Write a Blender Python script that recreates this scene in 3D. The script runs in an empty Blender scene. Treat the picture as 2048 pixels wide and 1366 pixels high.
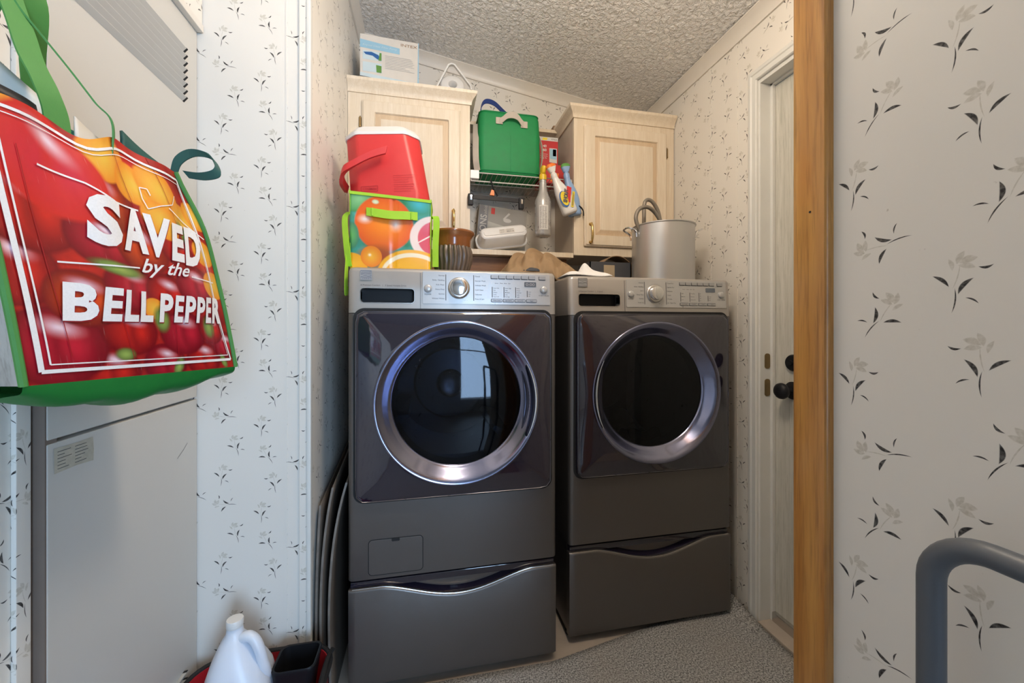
import bpy, bmesh, math, random
from mathutils import Vector, Matrix, Euler
from math import sin, cos, pi, radians, sqrt, tan, atan2
random.seed(7)
SC = bpy.context.scene
COL = SC.collection

# ------------------------------------------------------------------ camera
CAMZ, FPX, HY, YAW = 1.16, 800.0, 657.0, radians(12)
cam = bpy.data.cameras.new('camera'); cam_o = bpy.data.objects.new('camera', cam); COL.objects.link(cam_o)
cam.sensor_width = 36; cam.lens = FPX / 2048 * 36; cam.shift_y = -(683 - HY) / 2048; cam.clip_start = 0.02
cam_o.location = (0, 0, CAMZ); cam_o.rotation_euler = (pi / 2, 0, -YAW); SC.camera = cam_o
# ------------------------------------------------------------------ world, lights, exposure
W = bpy.data.worlds.new('world'); SC.world = W; W.use_nodes = True
W.node_tree.nodes['Background'].inputs[0].default_value = (0.62, 0.78, 1.0, 1)
W.node_tree.nodes['Background'].inputs[1].default_value = 1.2
def area(name, loc, rot, sx, sy, power, col):
    l = bpy.data.lights.new(name, 'AREA'); l.shape = 'RECTANGLE'; l.size = sx; l.size_y = sy; l.energy = power; l.color = col
    o = bpy.data.objects.new(name, l); COL.objects.link(o); o.location = loc; o.rotation_euler = rot
    return o
area('window_daylight', (1.02, -2.68, 1.20), (radians(90), 0, 0), 1.2, 1.9, 92, (0.48, 0.71, 1.0))
vs = SC.view_settings
SC.display_settings.display_device = 'sRGB'
vs.view_transform = 'Standard'; vs.look = 'None'; vs.exposure = 0.45; vs.gamma = 1; vs.use_curve_mapping = False

# ------------------------------------------------------------------ pixel -> world helpers (2048x1366 frame)
CT, ST = cos(YAW), sin(YAW)
def PD(px, py, d):
    xc = (px - 1024) / FPX * d
    return Vector((xc * CT + d * ST, d * CT - xc * ST, CAMZ + (HY - py) / FPX * d))
def PY(px, py, Y):
    u = (px - 1024) / FPX
    return PD(px, py, Y / (CT - u * ST))
def PXX(px, py, X):
    u = (px - 1024) / FPX
    return PD(px, py, X / (u * CT + ST))

# ------------------------------------------------------------------ node helpers
class NT:
    def __init__(s, name):
        s.mat = bpy.data.materials.new(name); s.mat.use_nodes = True
        s.t = s.mat.node_tree; s.n = s.t.nodes; s.b = s.n['Principled BSDF']
        s.out = s.n['Material Output']
    def put(s, sock, v):
        if v is None: return
        if hasattr(v, 'is_output'): s.t.links.new(v, sock)
        else:
            if isinstance(v, (tuple, list)) and len(v) == 3 and sock.type == 'RGBA': v = (*v, 1)
            sock.default_value = v
    def node(s, typ, **kw):
        n = s.n.new(typ)
        for k, v in kw.items(): setattr(n, k, v)
        return n
    def m(s, op, a=None, b=None, c=None, clamp=False):
        n = s.node('ShaderNodeMath', operation=op); n.use_clamp = clamp
        for i, v in enumerate((a, b, c)): s.put(n.inputs[i], v)
        return n.outputs[0]
    def mixc(s, f, a, b, blend='MIX'):
        n = s.node('ShaderNodeMix', data_type='RGBA', blend_type=blend)
        s.put(n.inputs[0], f); s.put(n.inputs[6], a); s.put(n.inputs[7], b)
        return n.outputs[2]
    def coord(s, which='Object'):
        return s.node('ShaderNodeTexCoord').outputs[which]
    def mapping(s, v, loc=(0, 0, 0), rot=(0, 0, 0), sc=(1, 1, 1), typ='POINT'):
        n = s.node('ShaderNodeMapping', vector_type=typ); s.put(n.inputs[0], v)
        n.inputs[1].default_value = loc; n.inputs[2].default_value = rot; n.inputs[3].default_value = sc
        return n.outputs[0]
    def noise(s, v, scale, detail=3, rough=0.55, dist=0):
        n = s.node('ShaderNodeTexNoise'); s.put(n.inputs['Vector'], v)
        n.inputs['Scale'].default_value = scale; n.inputs['Detail'].default_value = detail
        n.inputs['Roughness'].default_value = rough; n.inputs['Distortion'].default_value = dist
        return n.outputs['Fac']
    def rng(s, v, a, b, c=0.0, d=1.0, smooth=False):
        n = s.node('ShaderNodeMapRange'); n.clamp = True
        if smooth: n.interpolation_type = 'SMOOTHSTEP'
        s.put(n.inputs[0], v)
        for i, x in enumerate((a, b, c, d)): n.inputs[i + 1].default_value = x
        return n.outputs[0]
    def bump(s, h, strength=0.3, dist=0.002):
        n = s.node('ShaderNodeBump'); n.inputs['Strength'].default_value = strength; n.inputs['Distance'].default_value = dist
        s.put(n.inputs['Height'], h); s.t.links.new(n.outputs[0], s.b.inputs['Normal'])
    def pr(s, **kw):
        for k, v in kw.items(): s.put(s.b.inputs[k], v)
        return s.mat

def M(name, col, rough=0.5, metal=0.0, var=0.06, scale=25, stretch=(1, 1, 1), bump=0, bscale=200, bdist=0.001, coat=0, ior=None, spec=None):
    n = NT(name)
    v = n.mapping(n.coord(), sc=stretch)
    f = n.noise(v, scale)
    a = tuple(min(1, c * (1 + var)) for c in col); b = tuple(c * (1 - var) for c in col)
    n.pr(**{'Base Color': n.mixc(f, b, a), 'Metallic': metal, 'Roughness': n.rng(f, 0.2, 0.8, max(0.02, rough - 0.04), min(1, rough + 0.04))})
    if coat: n.pr(**{'Coat Weight': coat, 'Coat Roughness': 0.06})
    if ior: n.pr(IOR=ior)
    if spec is not None: n.pr(**{'Specular IOR Level': spec})
    if bump: n.bump(n.noise(v, bscale, 2), bump, bdist)
    return n.mat

def ellipses(n, uv, base, layers):
    """printed picture: soft ellipses laid one over another"""
    col = base
    for (cx, cy, rx, ry, rot, c1, c2, soft) in layers:
        q = n.mapping(uv, (cx, cy, 0), (0, 0, radians(rot)), (rx, ry, 1), 'TEXTURE')
        ln = n.node('ShaderNodeVectorMath', operation='LENGTH'); n.put(ln.inputs[0], q)
        d = ln.outputs['Value']
        c = n.mixc(n.rng(d, 0.1, 1.0), c1, c2)
        col = n.mixc(n.rng(d, 1.0, 1.0 - soft), col, c)
    return col

# ------------------------------------------------------------------ materials
def wallpaper():
    n = NT('floral_wallpaper')
    uv = n.node('ShaderNodeUVMap').outputs[0]
    sx = n.node('ShaderNodeSeparateXYZ'); n.put(sx.inputs[0], uv)
    u = n.m('DIVIDE', sx.outputs[0], 0.102); i = n.m('FLOOR', u); fu = n.m('SUBTRACT', n.m('FRACT', u), 0.5)
    ip = i
    v = n.m('MULTIPLY_ADD', ip, 0.38, n.m('DIVIDE', sx.outputs[1], 0.0843)); j = n.m('FLOOR', v); fv = n.m('SUBTRACT', n.m('FRACT', v), 0.5)
    cid = n.node('ShaderNodeCombineXYZ'); n.put(cid.inputs[0], n.m('FLOORED_MODULO', i, 4.0)); n.put(cid.inputs[1], n.m('FLOORED_MODULO', j, 3.0)); cid.inputs[2].default_value = 3.7
    wn = n.node('ShaderNodeTexWhiteNoise', noise_dimensions='3D'); n.put(wn.inputs['Vector'], cid.outputs[0])
    sc = n.node('ShaderNodeSeparateColor'); n.put(sc.inputs[0], wn.outputs['Color'])
    sgn = n.m('MULTIPLY_ADD', n.m('GREATER_THAN', sc.outputs[1], 0.62), -2.0, 1.0)
    lx = n.m('MULTIPLY', n.m('MULTIPLY_ADD', fu, 102.0, n.m('MULTIPLY', n.m('SINE', n.m('ADD', n.m('MULTIPLY', n.m('FLOORED_MODULO', j, 3.0), 2.3), n.m('MULTIPLY', i, 1.7))), 20.0)), sgn)
    ly = n.m('MULTIPLY', fv, 84.3)
    lc = n.node('ShaderNodeCombineXYZ'); n.put(lc.inputs[0], lx); n.put(lc.inputs[1], ly)
    vr = n.node('ShaderNodeVectorRotate', rotation_type='Z_AXIS'); n.put(vr.inputs['Vector'], lc.outputs[0])
    n.put(vr.inputs['Angle'], n.m('MULTIPLY_ADD', sc.outputs[0], 2.3, -0.95))
    L = vr.outputs[0]
    def stroke(cx, cy, hl, hw, ang, k, edge=0.28):
        q = n.mapping(L, (cx, cy, 0), (0, 0, radians(ang)), (hl, hw, 1), 'TEXTURE')
        s = n.node('ShaderNodeSeparateXYZ'); n.put(s.inputs[0], q)
        p2 = n.m('MULTIPLY', s.outputs[0], s.outputs[0])
        a = n.m('ABSOLUTE', n.m('MULTIPLY_ADD', p2, k, s.outputs[1]))
        return n.rng(n.m('ADD', p2, a), 1.0, 1.0 - edge)
    dark = None
    for args in ((6, -1, 10.5, 2.5, 110, 1.1), (-9, -12, 10, 2.2, 15, 1.0), (16, -15, 14, 0.8, -38, 2.5), (2, 22, 6, 1.5, 62, -1.5), (23, -3, 6.5, 1.0, 25, 1.6)):
        s_ = stroke(*args); dark = s_ if dark is None else n.m('MAXIMUM', dark, s_)
    lite = None
    for args in ((-4, 0, 14, 0.7, -46, 2), (-14, 16, 8, 4.2, 72, 0.3), (-20, 12, 7.5, 3.4, 122, 0.3), (-9, 12, 7.5, 3.4, 42, 0.3), (-18, 3, 7, 2.4, -18, 0.5)):
        s_ = stroke(*args); lite = s_ if lite is None else n.m('MAXIMUM', lite, s_)
    nz = n.noise(uv, 260, 2)
    base = n.mixc(n.noise(uv, 2.2, 2), (0.715, 0.68, 0.62), (0.765, 0.735, 0.68))
    c = n.mixc(n.m('MULTIPLY', lite, n.rng(nz, 0.3, 0.7, 0.35, 0.9)), base, (0.50, 0.465, 0.39))
    c = n.mixc(n.m('MULTIPLY', dark, n.rng(nz, 0.25, 0.6, 0.8, 1.0)), c, (0.018, 0.016, 0.016))
    # specks of grime with a shape of their own
    sp = n.noise(uv, 55, 3, 0.6)
    c = n.mixc(n.rng(sp, 0.73, 0.78, 0, 0.5), c, (0.30, 0.25, 0.2))
    n.pr(**{'Base Color': c, 'Roughness': 0.42, 'Specular IOR Level': 0.35})
    n.bump(n.noise(uv, 90, 2), 0.05, 0.001)
    return n.mat
def wood(name, c1, c2, c3, rough=0.4, sc=(28, 28, 1.6), k=1.0, coat=0.0):
    n = NT(name)
    v = n.mapping(n.coord(), sc=sc)
    f = n.noise(v, 1.0 * k, 4, 0.6, 1.2); g = n.noise(v, 6.0 * k, 3, 0.7)
    c = n.mixc(n.rng(f, 0.35, 0.68), c1, c2)
    c = n.mixc(n.m('MULTIPLY', n.rng(g, 0.48, 0.72), 0.6), c, c3)
    n.pr(**{'Base Color': c, 'Roughness': rough, 'Coat Weight': coat, 'Coat Roughness': 0.2})
    n.bump(g, 0.12, 0.0008)
    return n.mat
def ceiling_mat():
    n = NT('stippled_ceiling')
    v = n.mapping(n.coord(), sc=(1, 1.0, 1))
    vo = n.node('ShaderNodeTexVoronoi', feature='F1'); n.put(vo.inputs['Vector'], v); vo.inputs['Scale'].default_value = 46
    a = n.noise(v, 52, 3, 0.6, 0.9)
    h = n.m('ADD', n.m('MULTIPLY', n.rng(vo.outputs['Distance'], 0.55, 0.1), 0.5), n.rng(a, 0.4, 0.7))
    n.pr(**{'Base Color': n.mixc(n.noise(v, 3), (0.87, 0.855, 0.835), (0.91, 0.90, 0.88)), 'Roughness': 0.75})
    n.bump(h, 1.0, 0.0075)
    return n.mat
def carpet_mat():
    n = NT('grey_carpet')
    v = n.coord(); a = n.noise(v, 190, 3, 0.75); b = n.noise(v, 5, 3)
    c = n.mixc(n.rng(a, 0.40, 0.62), (0.12, 0.12, 0.12), (0.58, 0.58, 0.57))
    c = n.mixc(n.rng(b, 0.45, 0.75, 0, 0.4), c, (0.34, 0.31, 0.28))
    n.pr(**{'Base Color': c, 'Roughness': 0.95, 'Specular IOR Level': 0.15}); n.bump(a, 0.8, 0.004)
    return n.mat
def glass_mat(name, tint, gloss=0.0, ior=1.5):
    n = NT(name)
    tr = n.node('ShaderNodeBsdfTransparent'); tr.inputs[0].default_value = (*tint, 1)
    gl = n.node('ShaderNodeBsdfGlossy'); gl.inputs['Roughness'].default_value = 0.03; gl.inputs[0].default_value = (0.9, 0.93, 1, 1)
    fr = n.node('ShaderNodeFresnel'); fr.inputs[0].default_value = ior
    mx = n.node('ShaderNodeMixShader'); n.put(mx.inputs[0], n.m('ADD', fr.outputs[0], gloss, clamp=True))
    n.t.links.new(tr.outputs[0], mx.inputs[1]); n.t.links.new(gl.outputs[0], mx.inputs[2]); n.t.links.new(mx.outputs[0], n.out.inputs[0])
    return n.mat
def emit_mat(name, col, s):
    n = NT(name); n.pr(**{'Base Color': col, 'Emission Color': col, 'Emission Strength': s}); return n.mat

MT = {
 'paper': wallpaper(),
 'ceiling': ceiling_mat(),
 'white_trim': M('white_trim_paint', (0.70, 0.66, 0.60), 0.4, var=0.05, scale=9, stretch=(1, 1, 0.3)),
 'door_trim': M('door_frame_paint', (0.66, 0.66, 0.63), 0.45, var=0.06, scale=12),
 'door_slab': wood('worn_pale_door', (0.50, 0.485, 0.42), (0.60, 0.58, 0.52), (0.33, 0.33, 0.27), 0.5),
 'carpet': carpet_mat(),
 'vinyl': M('beige_vinyl', (0.42, 0.36, 0.30), 0.5, var=0.15, scale=18),
 'oak': wood('oak_casing', (0.42, 0.175, 0.035), (0.64, 0.33, 0.085), (0.17, 0.06, 0.014), 0.3, sc=(24, 24, 1.2), coat=0.35),
 'pickled': wood('pickled_oak', (0.72, 0.61, 0.46), (0.80, 0.70, 0.56), (0.66, 0.53, 0.38), 0.38, sc=(40, 40, 1.8)),
 'pickled_dark': wood('pickled_oak_groove', (0.62, 0.46, 0.30), (0.70, 0.55, 0.38), (0.56, 0.40, 0.25), 0.42, sc=(40, 40, 1.8)),
 'cab_side': M('cabinet_side_laminate', (0.52, 0.44, 0.36), 0.5, var=0.05, stretch=(6, 6, 0.5)),
 'plank': wood('brown_plank', (0.19, 0.08, 0.03), (0.30, 0.14, 0.055), (0.10, 0.04, 0.015), 0.5, sc=(1.6, 26, 26)),
 'furnace': M('cream_enamel', (0.56, 0.545, 0.51), 0.38, var=0.03, scale=6),
 'furnace_edge': M('furnace_edge_metal', (0.17, 0.13, 0.105), 0.5),
 'dark': M('dark_void', (0.012, 0.012, 0.012), 0.8),
 'graphite': M('graphite_metallic', (0.165, 0.152, 0.145), 0.36, metal=0.75, var=0.03, scale=40),
 'console': M('silver_grey_console', (0.42, 0.392, 0.365), 0.36, metal=0.5, var=0.02),
 'plate': M('pale_silver_plate', (0.50, 0.495, 0.49), 0.3, metal=0.35, var=0.02),
 'gloss_dark': M('gloss_midnight', (0.016, 0.013, 0.026), 0.05, var=0.05, coat=0.7, ior=1.75),
 'ring': M('violet_chrome', (0.25, 0.26, 0.37), 0.16, metal=1.0, var=0.02),
 'ring_dark': M('dark_handle_scoop', (0.05, 0.05, 0.075), 0.15, metal=0.8),
 'chrome': M('chrome', (0.78, 0.78, 0.80), 0.08, metal=1.0, var=0.01),
 'satin': M('satin_metal', (0.62, 0.60, 0.58), 0.25, metal=1.0, var=0.02),
 'brass': M('polished_brass', (0.70, 0.50, 0.20), 0.2, metal=1.0),
 'oldbrass': M('aged_brass', (0.28, 0.2, 0.1), 0.4, metal=1.0),
 'black': M('black_plastic', (0.010, 0.010, 0.012), 0.45, spec=0.25),
 'rubber': M('black_rubber', (0.008, 0.008, 0.009), 0.7),
 'lcd': M('lcd_glass', (0.13, 0.15, 0.18), 0.15),
 'button': M('grey_button', (0.38, 0.38, 0.385), 0.35, metal=0.3),
 'btn_shadow': M('button_rim_shade', (0.10, 0.10, 0.11), 0.4),
 'ink': M('dark_grey_ink', (0.09, 0.09, 0.095), 0.5),
 'white_ink': M('white_ink', (0.85, 0.83, 0.82), 0.5, var=0.1, scale=400),
 'drum': M('drum_steel', (0.30, 0.31, 0.33), 0.3, metal=1.0),
 'door_glass': glass_mat('smoked_glass', (0.10, 0.115, 0.15), 0.0, 1.4),
 'window_glass': glass_mat('clear_pane', (0.96, 0.97, 0.98)),
 'red': M('red_plastic', (0.62, 0.035, 0.035), 0.4, var=0.08, scale=12),
 'redd': M('deep_red_plastic', (0.38, 0.012, 0.018), 0.4),
 'white_pl': M('white_plastic', (0.76, 0.75, 0.73), 0.35, var=0.03),
 'white_cloth': M('white_cloth', (0.78, 0.77, 0.77), 0.9, bump=0.6, bscale=150, bdist=0.003),
 'lime': M('lime_webbing', (0.34, 0.60, 0.03), 0.7, bump=0.3, bscale=500),
 'green': M('green_fabric', (0.005, 0.235, 0.065), 0.6, var=0.12, scale=30, bump=0.12, bscale=120),
 'green_in': M('green_fabric_base', (0.004, 0.12, 0.045), 0.7),
 'beige_web': M('beige_webbing', (0.52, 0.46, 0.39), 0.8),
 'navy': M('blue_webbing', (0.008, 0.035, 0.19), 0.6),
 'bag_green': M('bag_green', (0.012, 0.17, 0.03), 0.42, var=0.15, scale=14, bump=0.25, bscale=24, bdist=0.006),
 'strap_green': M('strap_green', (0.075, 0.26, 0.055), 0.65, var=0.1, bump=0.2, bscale=700),
 'teal': M('dark_teal_fabric', (0.01, 0.075, 0.065), 0.6, var=0.15),
 'teal_l': M('light_teal_fabric', (0.10, 0.42, 0.36), 0.6),
 'gusset': wood('plank_print_gusset', (0.33, 0.30, 0.26), (0.45, 0.42, 0.37), (0.20, 0.17, 0.14), 0.55, sc=(40, 6, 6)),
 'pot_brown': M('brown_glaze', (0.24, 0.075, 0.018), 0.18, var=0.25, scale=14, coat=0.6),
 'alu': M('grey_anodised', (0.54, 0.535, 0.53), 0.36, metal=0.85, var=0.02),
 'hose': M('braided_hose', (0.235, 0.205, 0.17), 0.45, metal=0.3, bump=0.6, bscale=420),
 'hose_beige': M('beige_hose', (0.52, 0.47, 0.40), 0.5),
 'khaki': M('khaki_canvas', (0.33, 0.215, 0.115), 0.85, var=0.15, bump=0.3, bscale=160, bdist=0.002),
 'card': M('brown_cardboard', (0.30, 0.19, 0.11), 0.8),
 'card_dark': M('charcoal_box', (0.055, 0.058, 0.068), 0.7),
 'board': M('dark_stained_board', (0.11, 0.085, 0.065), 0.5, var=0.35, scale=7, stretch=(1, 1, 0.4)),
 'board_edge': M('pale_board_edge', (0.17, 0.15, 0.13), 0.5, var=0.5, scale=30),
 'grey_box': M('grey_carton', (0.33, 0.32, 0.30), 0.5),
 'grey_box_l': M('pale_grey_carton', (0.47, 0.47, 0.44), 0.5),
 'grey_dk': M('carton_slate', (0.22, 0.225, 0.25), 0.5),
 'tan': M('tan_carton', (0.38, 0.30, 0.20), 0.7),
 'bottle_grey': M('silver_bottle', (0.40, 0.39, 0.38), 0.28, metal=0.25),
 'yellow': M('yellow_plastic', (0.75, 0.50, 0.02), 0.35),
 'orange': M('orange_plastic', (0.80, 0.19, 0.02), 0.4),
 'bottle_white': M('white_bottle', (0.74, 0.73, 0.72), 0.3),
 'bottle_blue': M('blue_bottle', (0.27, 0.42, 0.68), 0.3),
 'nozzle_green': M('green_nozzle', (0.10, 0.30, 0.06), 0.4),
 'label_red': M('label_red', (0.62, 0.03, 0.03), 0.45),
 'label_yel': M('label_yellow', (0.80, 0.62, 0.03), 0.45),
 'label_blue': M('label_blue', (0.02, 0.11, 0.33), 0.45),
 'label_pale': M('label_pale', (0.60, 0.59, 0.57), 0.5),
 'label_sky': M('label_sky_blue', (0.30, 0.52, 0.66), 0.5),
 'label_sky2': M('label_pale_blue', (0.55, 0.66, 0.70), 0.5),
 'label_deep': M('label_deep_blue', (0.03, 0.13, 0.62), 0.4),
 'label_grn': M('label_green', (0.11, 0.27, 0.05), 0.5),
 'carton_white': M('aged_white_carton', (0.66, 0.62, 0.56), 0.6),
 'carton_red': M('red_carton', (0.50, 0.02, 0.025), 0.45),
 'sticker': M('yellowed_sticker', (0.46, 0.43, 0.35), 0.6, var=0.25, scale=60),
 'rail': M('grey_rail_paint', (0.09, 0.10, 0.115), 0.42, var=0.03),
 'lint': M('grey_lint', (0.16, 0.16, 0.17), 0.95, bump=0.8, bscale=220, bdist=0.004),
 'wire': M('white_coated_wire', (0.60, 0.57, 0.52), 0.4),
 'edge_trim': M('dim_edge_metal', (0.20, 0.19, 0.21), 0.3, metal=1.0, var=0.02),
 'lamp': emit_mat('warm_lamp_glass', (1.0, 0.78, 0.52), 9),
}
def jug_mat():
    n = NT('milky_jug'); n.pr(**{'Base Color': (0.72, 0.77, 0.86), 'Roughness': 0.32, 'Subsurface Weight': 0.35, 'Subsurface Radius': (0.02, 0.02, 0.02), 'Subsurface Scale': 1.0}); return n.mat
MT['jug'] = jug_mat()
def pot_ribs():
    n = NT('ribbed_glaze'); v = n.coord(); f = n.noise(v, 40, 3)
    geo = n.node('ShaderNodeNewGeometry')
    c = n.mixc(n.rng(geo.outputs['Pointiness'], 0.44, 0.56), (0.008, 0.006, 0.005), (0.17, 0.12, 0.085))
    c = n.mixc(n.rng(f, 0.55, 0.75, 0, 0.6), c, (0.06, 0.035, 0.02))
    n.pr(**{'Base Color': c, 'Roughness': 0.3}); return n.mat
MT['pot_ribs'] = pot_ribs()
def pepper_print():
    n = NT('pepper_photo_print'); uv = n.node('ShaderNodeUVMap').outputs[0]
    R, RD, PK, OR, YE, GR, DK, HI = (0.66, 0.022, 0.014), (0.16, 0.003, 0.008), (0.80, 0.26, 0.40), (0.85, 0.27, 0.02), (0.85, 0.50, 0.06), (0.22, 0.36, 0.05), (0.05, 0.012, 0.012), (0.88, 0.66, 0.74)
    base = n.mixc(n.rng(n.noise(uv, 5, 3), 0.35, 0.65), (0.24, 0.008, 0.012), (0.60, 0.025, 0.014))
    Ls = []
    def pep(cx, cy, r, c, e, hi=True, rot=0, sq=0.85):
        Ls.append((cx, cy, r, r * sq, rot, c, e, 0.10))
        if hi: Ls.append((cx + r * 0.32, cy - r * 0.02, r * 0.50, r * sq * 0.80, rot, c, e, 0.35))
        if hi:
            Ls.append((cx + r * 0.10, cy + r * sq * 0.45, r * 0.58, r * 0.27, rot - 14, HI, R, 0.95))
    CR = (0.56, 0.015, 0.035); OR2 = (0.70, 0.07, 0.012)
    for (x, y, r, c) in ((0.30, 0.03, 0.13, R), (0.55, 0.05, 0.12, CR), (0.78, 0.06, 0.12, R), (0.95, 0.13, 0.10, CR), (0.12, 0.14, 0.19, CR), (0.40, 0.20, 0.13, R), (0.67, 0.20, 0.14, CR), (0.86, 0.22, 0.10, R)): pep(x, y, r, c, RD)
    for (x, y, r, c) in ((0.03, 0.42, 0.17, R), (0.24, 0.33, 0.14, OR2), (0.13, 0.64, 0.19, R), (0.44, 0.40, 0.13, CR), (0.62, 0.38, 0.12, R), (0.80, 0.44, 0.13, CR)): pep(x, y, r, c, RD)
    for (x, y, r, c) in ((0.36, 0.57, 0.14, CR), (0.54, 0.58, 0.14, OR2), (0.74, 0.60, 0.11, R), (0.42, 0.76, 0.16, OR2)): pep(x, y, r, c, RD, True, -15)
    for (x, y, r) in ((0.06, 0.93, 0.13), (0.50, 0.93, 0.12), (0.62, 0.84, 0.10), (0.76, 0.86, 0.12), (0.70, 0.72, 0.10), (0.86, 0.76, 0.10), (0.93, 0.62, 0.08), (0.97, 0.80, 0.08), (0.95, 0.46, 0.09), (0.53, 0.31, 0.06)): pep(x, y, r, YE, OR, False)
    pep(0.25, 0.82, 0.23, (0.64, 0.02, 0.05), R, True, -20)
    for (x, y, rx, ry, a) in ((0.40, 0.47, 0.13, 0.035, -8), (0.56, 0.26, 0.05, 0.07, 0), (0.84, 0.23, 0.05, 0.07, 10), (0.36, 0.1, 0.05, 0.035, 0), (0.62, 0.03, 0.03, 0.06, -30), (0.92, 0.04, 0.025, 0.05, 20), (0.82, 0.70, 0.035, 0.06, 10)):
        Ls.append((x, y, rx, ry, a, (0.34, 0.46, 0.10), (0.05, 0.09, 0.02), 0.4))
    c = ellipses(n, uv, base, Ls)
    # pale vertical print scratches
    st = n.noise(n.mapping(uv, sc=(220, 7, 1)), 1.0, 2)
    c = n.mixc(n.rng(st, 0.70, 0.76, 0, 0.4), c, (0.85, 0.65, 0.6))
    n.pr(**{'Base Color': c, 'Roughness': 0.32, 'Coat Weight': 0.35, 'Coat Roughness': 0.15})
    n.bump(n.noise(n.mapping(uv, sc=(9, 3, 1)), 1.0, 2), 0.35, 0.01)
    return n.mat
MT['peppers'] = pepper_print()
def citrus_print():
    n = NT('citrus_photo_print'); uv = n.node('ShaderNodeUVMap').outputs[0]
    O, OD, Y, G, G2, P, PW = (0.86, 0.24, 0.01), (0.72, 0.09, 0.005), (0.90, 0.46, 0.02), (0.03, 0.22, 0.05), (0.12, 0.42, 0.10), (0.62, 0.05, 0.10), (0.80, 0.66, 0.62)
    base = n.mixc(n.rng(n.noise(uv, 4, 2), 0.35, 0.65), (0.02, 0.20, 0.09), (0.06, 0.34, 0.30))
    Ls = [(0.12, 0.92, 0.26, 0.16, 30, (0.22, 0.52, 0.22), G, 0.15), (0.85, 0.92, 0.2, 0.16, -20, (0.05, 0.42, 0.5), G, 0.3),
          (0.42, 0.62, 0.37, 0.38, 0, O, OD, 0.06), (0.56, 0.62, 0.10, 0.13, 0, PW, (0.85, 0.36, 0.12), 0.95), (0.18, 0.66, 0.11, 0.08, 0, PW, (0.85, 0.4, 0.2), 0.9), (0.31, 0.9, 0.05, 0.035, 0, (0.7, 0.75, 0.5), (0.5, 0.5, 0.3), 0.4),
          (0.02, 0.44, 0.10, 0.18, 0, G2, (0.05, 0.20, 0.12), 0.15), (0.35, 0.18, 0.30, 0.18, 0, (0.35, 0.05, 0.01), (0.45, 0.12, 0.01), 0.5),
          (1.05, 0.47, 0.32, 0.32, 0, PW, PW, 0.05), (1.07, 0.47, 0.24, 0.25, 0, P, (0.66, 0.09, 0.13), 0.06), (0.93, 0.46, 0.012, 0.2, -55, PW, PW, 0.4),
          (0.0, 0.05, 0.22, 0.18, 0, Y, (0.85, 0.36, 0.01), 0.08), (0.26, 0.18, 0.135, 0.14, 0, (0.88, 0.42, 0.03), (0.80, 0.2, 0.005), 0.06), (0.24, 0.2, 0.035, 0.035, 0, (0.95, 0.85, 0.6), Y, 0.9),
          (0.78, -0.04, 0.46, 0.34, 0, (0.85, 0.45, 0.02), (0.88, 0.42, 0.01), 0.04), (0.78, -0.04, 0.41, 0.295, 0, (0.90, 0.82, 0.62), (0.9, 0.78, 0.55), 0.04), (0.78, -0.05, 0.37, 0.25, 0, (0.92, 0.52, 0.02), (0.90, 0.42, 0.01), 0.05)]
    c = ellipses(n, uv, base, Ls)
    n.pr(**{'Base Color': c, 'Roughness': 0.35, 'Coat Weight': 0.3, 'Coat Roughness': 0.15}); return n.mat
MT['citrus'] = citrus_print()

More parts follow.
